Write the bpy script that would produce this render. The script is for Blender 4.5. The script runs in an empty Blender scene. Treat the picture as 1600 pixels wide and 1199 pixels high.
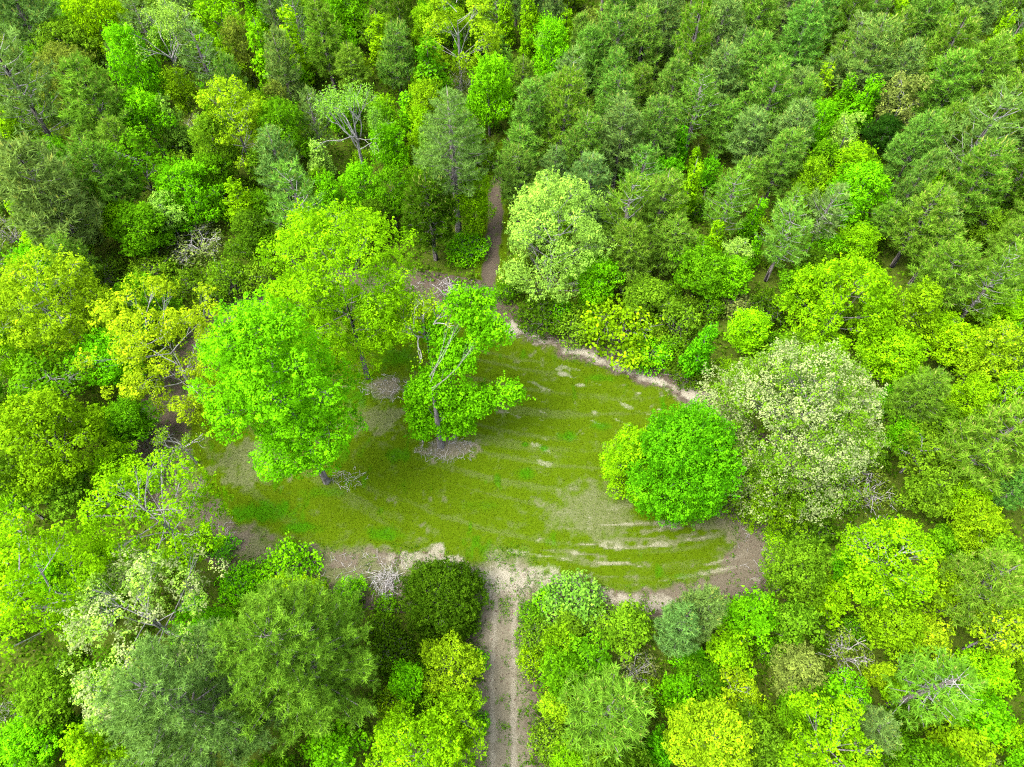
import bpy, math, random
import numpy as np
from mathutils import Vector

S = bpy.context.scene
COL = S.collection
R = math.radians

# ------------------------------------------------------------------ camera, sky, sun, exposure
CAM_H, TILT, FPX = 60.0, 33.4, 1109.0
cam = bpy.data.cameras.new('camera')
cam.sensor_width = 36.0
cam.lens = 36.0 * FPX / 1600.0
cam.clip_start, cam.clip_end = 0.5, 12000.0
camo = bpy.data.objects.new('camera', cam)
camo.location = (0, 0, CAM_H)
camo.rotation_euler = (R(TILT), 0, 0)
COL.objects.link(camo)
S.camera = camo

SUN_EL, SUN_AZ = 62.0, 250.0          # high, veiled sun; azimuth measured clockwise from +Y
world = bpy.data.worlds.new('World')
S.world = world
world.use_nodes = True
wn, wl = world.node_tree.nodes, world.node_tree.links
wn.clear()
wo = wn.new('ShaderNodeOutputWorld')
wb = wn.new('ShaderNodeBackground')
ws = wn.new('ShaderNodeTexSky')
wh = wn.new('ShaderNodeHueSaturation')
ws.sky_type = 'NISHITA'
ws.sun_disc = False
ws.sun_elevation = R(SUN_EL)
ws.sun_rotation = R(SUN_AZ)
ws.dust_density = 3.0
wh.inputs['Saturation'].default_value = 0.45      # thin overcast veil: paler than a clear sky
wb.inputs['Strength'].default_value = 0.15
wl.new(ws.outputs[0], wh.inputs['Color'])
wl.new(wh.outputs[0], wb.inputs['Color'])
wl.new(wb.outputs[0], wo.inputs['Surface'])

sun = bpy.data.lights.new('sun', 'SUN')
sun.energy = 1.15
sun.angle = R(30)
sun.color = (1.0, 0.96, 0.88)
suno = bpy.data.objects.new('sun', sun)
az, el = R(SUN_AZ), R(SUN_EL)
sd = Vector((math.sin(az) * math.cos(el), math.cos(az) * math.cos(el), math.sin(el)))
suno.rotation_euler = sd.to_track_quat('Z', 'Y').to_euler()
suno.location = sd * 200
COL.objects.link(suno)

S.view_settings.view_transform = 'Standard'
S.view_settings.look = 'None'
S.view_settings.exposure = 3.25
S.view_settings.gamma = 1.0
S.view_settings.use_curve_mapping = False
S.cycles.max_bounces = 6
S.cycles.diffuse_bounces = 3
S.cycles.glossy_bounces = 2
S.cycles.transmission_bounces = 4
S.cycles.use_denoising = False
S.cycles.filter_width = 1.2

# ------------------------------------------------------------------ small helpers
_c, _s = math.cos(R(TILT)), math.sin(R(TILT))


def ray(u, v):
    x, y = (u - 800.0) / FPX, -(v - 599.5) / FPX
    return np.array([x, y * _c + _s, y * _s - _c])


def ground_at(u, v, z=0.0):
    d = ray(u, v)
    t = (CAM_H - z) / -d[2]
    return np.array([d[0] * t, d[1] * t, z]), t        # t is the depth along the view axis


def project(p):
    q = np.asarray(p, float) - np.array([0, 0, CAM_H])
    xc = q[..., 0]
    yc = q[..., 1] * _c + q[..., 2] * _s
    zc = -q[..., 1] * _s + q[..., 2] * _c
    return 800 + FPX * xc / -zc, 599.5 - FPX * yc / -zc


def _hash(ix, iy, seed):
    h = (ix.astype(np.int64) * 374761393 + iy.astype(np.int64) * 668265263 + seed * 974634777) & 0xFFFFFFFF
    h = ((h ^ (h >> 13)) * 1274126177) & 0xFFFFFFFF
    h = h ^ (h >> 16)
    return (h & 0xFFFF) / 65535.0


def vnoise(x, y, seed=0):
    ix, iy = np.floor(x), np.floor(y)
    fx, fy = x - ix, y - iy
    fx, fy = fx * fx * (3 - 2 * fx), fy * fy * (3 - 2 * fy)
    a, b = _hash(ix, iy, seed), _hash(ix + 1, iy, seed)
    c, d = _hash(ix, iy + 1, seed), _hash(ix + 1, iy + 1, seed)
    return (a * (1 - fx) + b * fx) * (1 - fy) + (c * (1 - fx) + d * fx) * fy


def fbm(x, y, seed=0, n=4):
    o, amp, tot = 0, 1.0, 0
    for i in range(n):
        o = o + amp * vnoise(x * 2 ** i, y * 2 ** i, seed + i * 17)
        tot += amp
        amp *= 0.55
    return o / tot


def sstep(a, b, x):
    t = np.clip((x - a) / (b - a), 0, 1)
    return t * t * (3 - 2 * t)


def unit(v):
    return v / np.maximum(np.linalg.norm(v, axis=-1, keepdims=True), 1e-9)


def seg_dist(P, poly, closed=False):
    """distance of the 2-D points P to a polyline"""
    pts = [np.asarray(p[:2]) for p in poly]
    if closed:
        pts = pts + [pts[0]]
    d = np.full(len(P), 1e9)
    for a, b in zip(pts[:-1], pts[1:]):
        ab = b - a
        t = np.clip(((P - a) @ ab) / (ab @ ab + 1e-9), 0, 1)
        d = np.minimum(d, np.linalg.norm(P - (a + t[:, None] * ab), axis=1))
    return d


def inside(P, poly):
    pts = [np.asarray(p[:2]) for p in poly]
    r = np.zeros(len(P), bool)
    x, y = P[:, 0], P[:, 1]
    for a, b in zip(pts, pts[1:] + pts[:1]):
        c = (a[1] > y) != (b[1] > y)
        xi = (b[0] - a[0]) * (y - a[1]) / (b[1] - a[1] + 1e-12) + a[0]
        r ^= c & (x < xi)
    return r


def signed(P, poly):
    d = seg_dist(P, poly, True)
    return np.where(inside(P, poly), d, -d)


def smooth_poly(poly, n=2, closed=True):
    p = np.array([q[:2] for q in poly])
    for _ in range(n):
        q = np.roll(p, -1, 0) if closed else p[1:]
        p0 = p if closed else p[:-1]
        o = np.empty((len(p0) * 2, 2))
        o[0::2] = p0 * .75 + q * .25
        o[1::2] = p0 * .25 + q * .75
        if not closed:
            o = np.vstack([p[:1], o, p[-1:]])
        p = o
    return p


# ------------------------------------------------------------------ mesh assembly from arrays
class Geo:
    """collects triangles / quads with a per-vertex tone and a per-face slot"""

    def __init__(self):
        self.v, self.t, self.f, self.s, self.n = [], [], [], [], 0

    def add(self, verts, faces, tone=0.5, slot=0):
        verts = np.asarray(verts, float).reshape(-1, 3)
        faces = np.asarray(faces, np.int64)
        self.v.append(verts)
        self.t.append(np.broadcast_to(np.asarray(tone, float), (len(verts),)))
        self.f.append(faces + self.n)
        self.s.append(np.full(len(faces), slot, np.int32))
        self.n += len(verts)

    def mesh(self, name, mats, smooth=False):
        me = bpy.data.meshes.new(name)
        V = np.concatenate(self.v).astype(np.float32)
        me.vertices.add(len(V))
        me.vertices.foreach_set('co', V.ravel())
        loops = np.concatenate([f.ravel() for f in self.f]).astype(np.int32)
        sizes = np.concatenate([np.full(len(f), f.shape[1], np.int32) for f in self.f])
        starts = (np.cumsum(sizes) - sizes).astype(np.int32)
        me.loops.add(len(loops))
        me.loops.foreach_set('vertex_index', loops)
        me.polygons.add(len(sizes))
        me.polygons.foreach_set('loop_start', starts)
        me.polygons.foreach_set('material_index', np.concatenate(self.s))
        if smooth:
            me.polygons.foreach_set('use_smooth', np.ones(len(sizes), bool))
        at = me.attributes.new('tone', 'FLOAT', 'POINT')
        at.data.foreach_set('value', np.concatenate(self.t).astype(np.float32))
        for m in mats:
            me.materials.append(m)
        me.update(calc_edges=True)
        return me


def add_leaves(g, rng, c, n, size, aspect=0.62, tone=None, slot=0, fold=0.18):
    N = len(c)
    if N == 0:
        return
    rnd = unit(rng.normal(size=(N, 3)))
    t = unit(np.cross(n, rnd))
    b = np.cross(n, t)
    L = (np.broadcast_to(size, (N,)) * rng.uniform(.7, 1.3, N))[:, None]
    W = L * aspect
    up = n * L * fold
    V = np.stack([c - t * L * .5, c + b * W * .5 + up, c + t * L * .5, c - b * W * .5 + up], 1)
    F = np.arange(N * 4).reshape(N, 4)
    if tone is None:
        tone = rng.uniform(0, 1, N)
    g.add(V.reshape(-1, 3), F, np.repeat(tone, 4), slot)


def add_needles(g, rng, base, d, length, width, tone, slot=0):
    N = len(base)
    if N == 0:
        return
    rnd = unit(rng.normal(size=(N, 3)))
    b = unit(np.cross(d, rnd)) * (np.broadcast_to(width, (N,)) * .5)[:, None]
    tip = base + d * np.broadcast_to(length, (N,))[:, None]
    V = np.stack([base - b, base + b, tip], 1)
    g.add(V.reshape(-1, 3), np.arange(N * 3).reshape(N, 3), np.repeat(tone, 3), slot)


def add_tubes(g, paths, radii, sides=4, tone=0.5, slot=0):
    """paths (N,K,3), radii (N,K): N tubes of K rings each"""
    P = np.asarray(paths, float)
    if P.ndim == 2:
        P = P[None]
    N, K = P.shape[:2]
    if N == 0:
        return
    Rr = np.asarray(radii, float)
    Rr = np.broadcast_to(Rr, (N, K))
    T = np.empty_like(P)
    T[:, 1:-1] = P[:, 2:] - P[:, :-2]
    T[:, 0], T[:, -1] = P[:, 1] - P[:, 0], P[:, -1] - P[:, -2]
    T = unit(T)
    ref = np.where(np.abs(T[..., 2:3]) > .9, np.array([1., 0, 0]), np.array([0, 0, 1.]))
    A = unit(np.cross(T, ref))
    B = np.cross(T, A)
    ang = np.arange(sides) * 2 * math.pi / sides
    ring = (P[:, :, None] + Rr[:, :, None, None] *
            (A[:, :, None] * np.cos(ang)[None, None, :, None] + B[:, :, None] * np.sin(ang)[None, None, :, None]))
    idx = np.arange(N * K * sides).reshape(N, K, sides)
    a, b = idx[:, :-1], idx[:, 1:]
    F = np.stack([a, np.roll(a, -1, 2), np.roll(b, -1, 2), b], -1).reshape(-1, 4)
    g.add(ring.reshape(-1, 3), F, tone, slot)


# ------------------------------------------------------------------ materials
def new_mat(name):
    m = bpy.data.materials.new(name)
    m.use_nodes = True
    nt = m.node_tree
    nt.nodes.clear()
    return m, nt.nodes, nt.links


def leaf_material(name, spread=0.6, transl=0.45, hue=0.016, fixed=None):
    m, n, l = new_mat(name)
    out = n.new('ShaderNodeOutputMaterial')
    info = n.new('ShaderNodeObjectInfo')
    att = n.new('ShaderNodeAttribute')
    att.attribute_name = 'tone'
    val = n.new('ShaderNodeMapRange')
    val.inputs['To Min'].default_value = 1 - spread
    val.inputs['To Max'].default_value = 1 + spread
    l.new(att.outputs['Fac'], val.inputs['Value'])
    hu = n.new('ShaderNodeMapRange')
    hu.inputs['To Min'].default_value = 0.5 + hue * .15
    hu.inputs['To Max'].default_value = 0.5 - hue
    l.new(att.outputs['Fac'], hu.inputs['Value'])
    hs = n.new('ShaderNodeHueSaturation')
    if fixed is None:
        l.new(info.outputs['Color'], hs.inputs['Color'])
    else:
        hs.inputs['Color'].default_value = (*fixed, 1)
    l.new(val.outputs[0], hs.inputs['Value'])
    l.new(hu.outputs[0], hs.inputs['Hue'])
    dif = n.new('ShaderNodeBsdfDiffuse')
    tr = n.new('ShaderNodeBsdfTranslucent')
    l.new(hs.outputs[0], dif.inputs['Color'])
    warm = n.new('ShaderNodeMix')
    warm.data_type = 'RGBA'
    warm.blend_type = 'MULTIPLY'
    warm.inputs['Factor'].default_value = 1.0
    warm.inputs[7].default_value = (1.15, 1.1, 0.55, 1)
    l.new(hs.outputs[0], warm.inputs[6])
    l.new(warm.outputs[2], tr.inputs['Color'])
    mx = n.new('ShaderNodeMixShader')
    mx.inputs[0].default_value = transl
    l.new(dif.outputs[0], mx.inputs[1])
    l.new(tr.outputs[0], mx.inputs[2])
    l.new(mx.outputs[0], out.inputs['Surface'])
    return m


def bark_material(name, c0, c1, scale=6):
    m, n, l = new_mat(name)
    out = n.new('ShaderNodeOutputMaterial')
    b = n.new('ShaderNodeBsdfPrincipled')
    b.inputs['Roughness'].default_value = 0.9
    b.inputs['Specular IOR Level'].default_value = 0.15
    tc = n.new('ShaderNodeNewGeometry')
    mp = n.new('ShaderNodeMapping')
    mp.inputs['Scale'].default_value = (1, 1, .3)
    nz = n.new('ShaderNodeTexNoise')
    nz.inputs['Scale'].default_value = scale
    nz.inputs['Detail'].default_value = 6
    rp = n.new('ShaderNodeValToRGB')
    rp.color_ramp.elements[0].position, rp.color_ramp.elements[1].position = .35, .68
    rp.color_ramp.elements[0].color = (*c0, 1)
    rp.color_ramp.elements[1].color = (*c1, 1)
    l.new(tc.outputs['Position'], mp.inputs[0])
    l.new(mp.outputs[0], nz.inputs['Vector'])
    l.new(nz.outputs['Fac'], rp.inputs[0])
    l.new(rp.outputs[0], b.inputs['Base Color'])
    bp = n.new('ShaderNodeBump')
    bp.inputs['Strength'].default_value = .6
    bp.inputs['Distance'].default_value = .03
    l.new(nz.outputs['Fac'], bp.inputs['Height'])
    l.new(bp.outputs[0], b.inputs['Normal'])
    l.new(b.outputs[0], out.inputs['Surface'])
    return m


M_LEAF = leaf_material('broad_leaf')
M_NEEDLE = leaf_material('pine_needle', spread=.55, transl=.35, hue=.015)
M_SHRUB = leaf_material('shrub_leaf', spread=.65, transl=.4, hue=.02)
M_CANDLE = leaf_material('pine_candle', spread=.3, transl=.2, hue=.02, fixed=(0.1650, 0.2090, 0.0385))
M_CATKIN = leaf_material('oak_catkin', spread=.35, transl=.35, hue=.02, fixed=(0.1525, 0.1980, 0.0704))
M_BARK = bark_material('grey_bark', (0.0540, 0.0480, 0.0420), (0.1440, 0.1350, 0.1230))
M_PALEBARK = bark_material('pale_bark', (0.096, 0.091, 0.084), (0.202, 0.197, 0.185))
M_PINEBARK = bark_material('pine_bark', (0.0600, 0.0510, 0.0450), (0.1800, 0.1590, 0.1440), 9)
M_STICK = bark_material('weathered_wood', (0.1500, 0.1380, 0.1260), (0.3000, 0.2880, 0.2760), 5)
M_GRASSBLADE = leaf_material('grass_blade', spread=.5, transl=.25, hue=.04)


def ground_material():
    m, n, l = new_mat('ground_cover')
    out = n.new('ShaderNodeOutputMaterial')
    b = n.new('ShaderNodeBsdfPrincipled')
    b.inputs['Roughness'].default_value = 1.0
    b.inputs['Specular IOR Level'].default_value = 0.0
    geo = n.new('ShaderNodeNewGeometry')

    def noise(scale, detail=5, rough=.6):
        t = n.new('ShaderNodeTexNoise')
        t.inputs['Scale'].default_value = scale
        t.inputs['Detail'].default_value = detail
        t.inputs['Roughness'].default_value = rough
        l.new(geo.outputs['Position'], t.inputs['Vector'])
        return t.outputs['Fac']

    def ramp(src, stops):
        r = n.new('ShaderNodeValToRGB')
        e = r.color_ramp.elements
        while len(e) < len(stops):
            e.new(.5)
        for k, (p, c) in enumerate(stops):
            e[k].position = p
            e[k].color = (*c, 1)
        l.new(src, r.inputs[0])
        return r.outputs[0]

    def attr(name):
        a = n.new('ShaderNodeAttribute')
        a.attribute_name = name
        return a.outputs['Fac']

    def math_(op, a, bb, clamp=False):
        q = n.new('ShaderNodeMath')
        q.operation = op
        q.use_clamp = clamp
        for i, x in enumerate((a, bb)):
            if isinstance(x, (int, float)):
                q.inputs[i].default_value = x
            else:
                l.new(x, q.inputs[i])
        return q.outputs[0]

    def mix(f, a, bb):
        q = n.new('ShaderNodeMix')
        q.data_type = 'RGBA'
        l.new(f, q.inputs['Factor'])
        l.new(a, q.inputs[6])
        l.new(bb, q.inputs[7])
        return q.outputs[2]

    fine = noise(9, 6, .75)
    mid = noise(1.4, 5)
    grain = noise(26, 3, .8)
    litter = mix(mid, ramp(grain, [(.32, (0.0182, 0.0125, 0.0104)), (.5, (0.0416, 0.0296, 0.0244)), (.66, (0.0858, 0.0666, 0.0562))]),
                 ramp(fine, [(.3, (0.0146, 0.0125, 0.0078)), (.5, (0.0322, 0.0281, 0.0166)), (.7, (0.0572, 0.0520, 0.0286))]))
    grass = mix(mid, ramp(fine, [(.28, (.013, .031, .0005)), (.5, (.030, .053, .0008)), (.72, (.058, .076, .004))]),
                ramp(grain, [(.3, (.011, .028, .0005)), (.5, (.026, .048, .0008)), (.7, (.054, .070, .004))]))
    lush = ramp(fine, [(.3, (.010, .040, .0005)), (.6, (.022, .075, .001))])
    sand = ramp(grain, [(.3, (.080, .072, .048)), (.5, (.140, .128, .094)), (.68, (.220, .206, .165))])
    dry = ramp(grain, [(.3, (.034, .030, .018)), (.5, (.066, .058, .038)), (.7, (.120, .108, .078))])

    def mask(name, hard):
        # the mask's soft edge is broken up by noise so that it frays into single tufts and grains
        a = attr(name)
        x = math_('ADD', a, math_('MULTIPLY', math_('SUBTRACT', grain, .5), 1.1))
        x = math_('SUBTRACT', x, .5)
        return math_('ADD', math_('MULTIPLY', x, hard), .5, True)

    # masks are kept at 0 where the attribute is 0 by multiplying with a steep ramp of the raw value
    def gated(name, hard):
        return math_('MULTIPLY', mask(name, hard), math_('MULTIPLY', attr(name), 8, True), True)

    col = mix(gated('grass', 3), litter, grass)
    col = mix(gated('lush', 2), col, lush)
    col = mix(gated('dry', 1.6), col, dry)
    col = mix(gated('sand', 2.2), col, sand)
    l.new(col, b.inputs['Base Color'])
    bp = n.new('ShaderNodeBump')
    bp.inputs['Strength'].default_value = .8
    bp.inputs['Distance'].default_value = .05
    l.new(fine, bp.inputs['Height'])
    l.new(bp.outputs[0], b.inputs['Normal'])
    l.new(b.outputs[0], out.inputs['Surface'])
    return m


M_GROUND = ground_material()


def put(name, me, parent=None, color=None):
    o = bpy.data.objects.new(name, me)
    COL.objects.link(o)
    if parent is not None:
        o.parent = parent
    if color is not None:
        o.color = (*color, 1)
    return o


def tag(o, label=None, cat=None, group=None, kind=None):
    for k, v in (('label', label), ('category', cat), ('group', group), ('kind', kind)):
        if v:
            o[k] = v
    return o


# ------------------------------------------------------------------ the ground
def PX(pts):
    return [ground_at(u, v)[0] for u, v in pts]


CLEARING = smooth_poly(PX([(765, 455), (800, 500), (900, 540), (1000, 578), (1095, 612), (1180, 690), (1255, 770),
                           (1230, 830), (1205, 900), (1130, 935), (1050, 950), (960, 955), (840, 935), (740, 930), (600, 935), (520, 905),
                           (400, 880), (320, 850), (265, 800), (205, 730), (225, 660), (275, 570), (330, 495),
                           (400, 450), (500, 425), (640, 432), (700, 445)]))
GRASS = smooth_poly(PX([(770, 500), (815, 530), (900, 562), (1000, 598), (1085, 632), (1130, 720), (1165, 790), (1150, 850), (1105, 905),
                        (1040, 925), (940, 928), (850, 906), (750, 888), (680, 866), (600, 858), (540, 868), (430, 846),
                        (355, 822), (310, 775), (285, 720), (300, 640), (360, 540), (430, 500), (560, 480), (690, 480)]))
TRACK = smooth_poly(PX([(792, 905), (789, 960), (786, 1020), (785, 1090), (787, 1160), (788, 1260)]), closed=False)
TRAIL = smooth_poly(PX([(775, 500), (763, 450), (768, 400), (775, 340), (772, 300), (790, 255), (803, 215), (835, 165), (862, 125), (890, 85), (930, 40)]), closed=False)
SIDEPATH = smooth_poly(PX([(420, 440), (375, 470), (335, 510), (310, 550)]), closed=False)


def grid(name, x0, x1, y0, y1, step, z, keep=None, masks=None):
    nx, ny = int((x1 - x0) / step) + 1, int((y1 - y0) / step) + 1
    X, Y = np.meshgrid(np.linspace(x0, x1, nx), np.linspace(y0, y1, ny))
    P = np.stack([X.ravel(), Y.ravel()], 1)
    idx = np.arange(nx * ny).reshape(ny, nx)
    F = np.stack([idx[:-1, :-1], idx[:-1, 1:], idx[1:, 1:], idx[1:, :-1]], -1).reshape(-1, 4)
    vals = masks(P)
    if keep is not None:
        k = keep(P)
        F = F[k[F].all(1)]
    used = np.zeros(len(P), bool)
    used[F.ravel()] = True
    remap = np.cumsum(used) - 1
    g = Geo()
    Z = z + .05 * (fbm(P[:, 0] * .25, P[:, 1] * .25, 5, 3) - .5) * 0
    g.add(np.column_stack([P, np.broadcast_to(Z, (len(P),))])[used], remap[F])
    me = g.mesh(name, [M_GROUND], True)
    for k, a in vals.items():
        at = me.attributes.new(k, 'FLOAT', 'POINT')
        at.data.foreach_set('value', a[used].astype(np.float32))
    o = put(name, me)
    o['kind'] = 'structure'
    return o


def blob(P, u, v, ru, rv):
    c, t = ground_at(u, v)
    e, _ = ground_at(u + ru, v)
    e2, _ = ground_at(u, v - rv)
    dx = (P[:, 0] - c[0]) / (e[0] - c[0])
    dy = (P[:, 1] - c[1]) / (e2[1] - c[1])
    return np.clip(1 - np.sqrt(dx * dx + dy * dy), 0, 1)


UPPER_SAND = PX([(800, 512), (850, 535), (910, 552), (970, 575), (1040, 600), (1100, 622)])
LOWER_SAND = PX([(610, 868), (680, 872), (730, 892), (790, 912), (850, 905), (905, 918), (960, 938), (1030, 945)])


def lawn_masks(P):
    x, y = P[:, 0], P[:, 1]
    n1 = fbm(x * .45, y * .45, 3) - .5
    n2 = fbm(x * 1.6, y * 1.6, 9) - .5
    sg = signed(P, GRASS) + 2.4 * n1 + 1.3 * n2
    grass = sstep(-.9, 1.1, sg)
    # mower rows follow the clearing's rim
    rim = signed(P, GRASS)
    a0, a1 = ground_at(800, 872)[0], ground_at(1080, 893)[0]
    q = y - (a1[1] - a0[1]) / (a1[0] - a0[0]) * x - .012 * (x - 6) ** 2
    row = vnoise(q * 2.6 + 1.0 * n1, x * .20 + 5, 21) * .5 + vnoise(q * 4.2 + .8 * n1, x * .45, 33) * .5
    lr = np.maximum(blob(P, 940, 875, 330, 90), 1.1 * blob(P, 960, 850, 230, 80))
    rows = sstep(.58, .82, row + .6 * n1 + .5 * n2) * sstep(.05, .5, lr)
    sand = np.zeros(len(P))
    du = seg_dist(P, UPPER_SAND)
    sand = np.maximum(sand, .66 * sstep(1.2, .0, du + 1.8 * n1 + 2.0 * n2))
    dl = seg_dist(P, LOWER_SAND)
    sand = np.maximum(sand, .52 * sstep(1.4, .0, dl + 2.6 * n1 + 3.0 * n2))
    patch = blob(P, 905, 790, 90, 55) + .5 * blob(P, 880, 755, 50, 30)
    sand = np.maximum(sand, .26 * sstep(.1, 1.2, patch + 2.0 * n2 + .8 * n1))
    sand = np.maximum(sand, .46 * rows)
    for u, v, ru in ((790, 905, 75), (1185, 905, 14), (905, 602, 16), (880, 585, 14), (1000, 615, 8), (840, 640, 0), (1030, 640, 8)):
        if ru:
            sand = np.maximum(sand, .55 * sstep(.15, .8, blob(P, u, v, ru, ru * .45) + .9 * n2))
    streak = sstep(.74, .9, vnoise(rim * 2.6 + n1, x * .35, 55) + .5 * n2) * sstep(.0, .4, blob(P, 930, 640, 220, 150) + blob(P, 520, 640, 140, 60))
    sand = np.maximum(sand, .42 * streak)
    dry = .50 * sstep(.1, .6, blob(P, 1000, 850, 230, 95) + .8 * n1) * sstep(.45, .62, row + n2 * .5)
    dry = np.maximum(dry, .45 * sstep(.1, .7, blob(P, 930, 800, 120, 75) + .9 * n2))
    dry = np.maximum(dry, .85 * sstep(.1, .6, blob(P, 700, 702, 64, 28) + 1.1 * n2 + .5 * n1))
    dry = np.maximum(dry, .85 * sstep(.1, .6, blob(P, 605, 607, 52, 26) + 1.1 * n2 + .5 * n1))
    dry = np.maximum(dry, .46 * sstep(.2, .7, blob(P, 400, 720, 120, 70) + 1.3 * n2))
    dry = np.maximum(dry, .46 * sstep(.2, .7, blob(P, 590, 650, 90, 50) + 1.3 * n2))
    dry = np.maximum(dry, .7 * sstep(.1, .7, blob(P, 1150, 790, 60, 120) + 1.0 * n2))
    dry = np.maximum(dry, .30 * sstep(.40, .95, fbm(x * .9, y * 1.6, 101) + .7 * n2) * sstep(-.5, 1, sg))
    sc = signed(P, CLEARING)
    dry = np.maximum(dry, .50 * sstep(1.2, -.6, sg) * sstep(-1.2, .6, sc + n1) * sstep(36, 30, y + 3 * n1))
    dry = np.maximum(dry, .27 * sstep(.52, .85, vnoise(q * 1.7 + .6 * n1, x * .06, 203) + .35 * n2) * sstep(0, 2, sg))
    lush = np.zeros(len(P))
    for u, v, ru, rv, st in ((410, 800, 95, 34, 1.1), (470, 825, 70, 20, .9), (600, 835, 60, 22, .7), (820, 740, 28, 20, .8), (885, 682, 26, 16, .8),
                             (940, 665, 30, 14, .7), (700, 640, 60, 20, .5), (560, 620, 60, 40, .7), (940, 590, 60, 14, .6), (760, 790, 90, 20, .4), (500, 770, 90, 20, .5),
                             (850, 700, 14, 10, .9), (820, 695, 10, 8, .9), (1060, 900, 60, 10, .5), (620, 560, 70, 40, .7)):
        lush = np.maximum(lush, st * sstep(.05, .9, blob(P, u, v, ru, rv) + .7 * n2 + .4 * n1 - .05))
    lush = np.maximum(lush, .6 * sstep(.60, .8, fbm(x * .8, y * .35, 77)))
    sand *= sstep(.12, .3, fbm(x * 2.4, y * 2.4, 41) + .1)
    dry = dry * (1 - .8 * np.clip(lush, 0, 1))
    sand = sand * (1 - .6 * np.clip(lush, 0, 1))
    tm = track_masks(P)
    for k in tm:
        tm[k] = tm[k] * sstep(23.5, 20.0, y + 2 * n1) * (np.abs(x) < 5)
    fringe = .60 * sstep(.30, .58, fbm(x * .8, y * .8, 120)) * sstep(38, 30, y) * sstep(10, 3, x) * sstep(-1.5, .3, sc)
    return dict(grass=np.maximum(np.maximum(grass, fringe), tm['grass'] * sstep(22, 20, y)), sand=np.maximum(sand, tm['sand']), dry=np.maximum(dry, tm['dry']), lush=lush * grass)


def track_masks(P):
    x, y = P[:, 0], P[:, 1]
    n1 = fbm(x * .6, y * .6, 13) - .5
    n2 = fbm(x * 2.2, y * 2.2, 19) - .5
    o = np.argsort(TRACK[:, 1])
    d = np.abs(x - np.interp(y, TRACK[o, 1], TRACK[o, 0]))
    rut = sstep(.55, .05, np.abs(d - .82) + .7 * n2)
    edge = sstep(-3.2, 1.5, -d + 1.2 * n1)
    sand = .40 * rut + .24 * sstep(20.3, 22.5, y + 2 * n2 + 1.5 * n1) * sstep(3.6, 1.2, d + 1.5 * n1)
    dry = .80 * sstep(2.9, 1.2, d + 1.6 * n1 + .8 * n2)
    grass = .60 * sstep(.48, .70, fbm(x * .9, y * .9, 61)) * edge * (1 - .8 * rut)
    lush = .55 * sstep(.6, .75, fbm(x * 1.2, y * 1.2, 71)) * sstep(.6, 2.2, d)
    return dict(grass=grass, sand=sand, dry=dry, lush=lush * .7)


def trail_masks(P):
    x, y = P[:, 0], P[:, 1]
    n1 = fbm(x * .6, y * .6, 23) - .5
    d = np.minimum(seg_dist(P, TRAIL), seg_dist(P, SIDEPATH))
    dry = .22 * sstep(1.2, .2, d + 1.2 * n1)
    grass = np.maximum(.5 * sstep(.58, .75, fbm(x * 1.1, y * 1.1, 81)), .75 * sstep(.55, 1.1, d + .8 * n1))
    return dict(grass=grass, sand=dry * 0, dry=dry, lush=grass * 0)


def base_masks(P):
    z = np.zeros(len(P))
    return dict(grass=z + .60, sand=z, dry=z, lush=z)


gr = grid('ground', -3000, 3000, -2990, 3010, 200, 0.0, None, base_masks)
lawn = grid('clearing_lawn', -40, 32, 15, 56, .18, .016,
            lambda P: signed(P, CLEARING) > -1.5, lawn_masks)
track = grid('dirt_track', -6, 5, -6, 24, .10, .012, lambda P: seg_dist(P, TRACK) < 3.2, track_masks)
trail = grid('forest_trail', -40, 20, 40, 120, .2, .004, lambda P: np.minimum(seg_dist(P, TRAIL), seg_dist(P, SIDEPATH)) < 1.8, trail_masks)

# ------------------------------------------------------------------ foliage builders
UP = np.array([0, 0, 1.0])
PROFILE = {
    'round': lambda t: math.sqrt(max(0.0, 1 - (2 * t - 1) ** 2)),
    'dome': lambda t: (1 - t ** 2.2) ** .6 * min(1.0, .55 + 2.2 * t),
    'egg': lambda t: math.sqrt(max(0.0, 1 - (2 * t ** .75 - 1) ** 2)),
    'spire': lambda t: (1 - t) ** .75 * min(1.0, .5 + 4 * t) + .06,
    'cone': lambda t: (1 - t) ** .9 * min(1.0, .6 + 3 * t) + .05,
}


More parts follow.
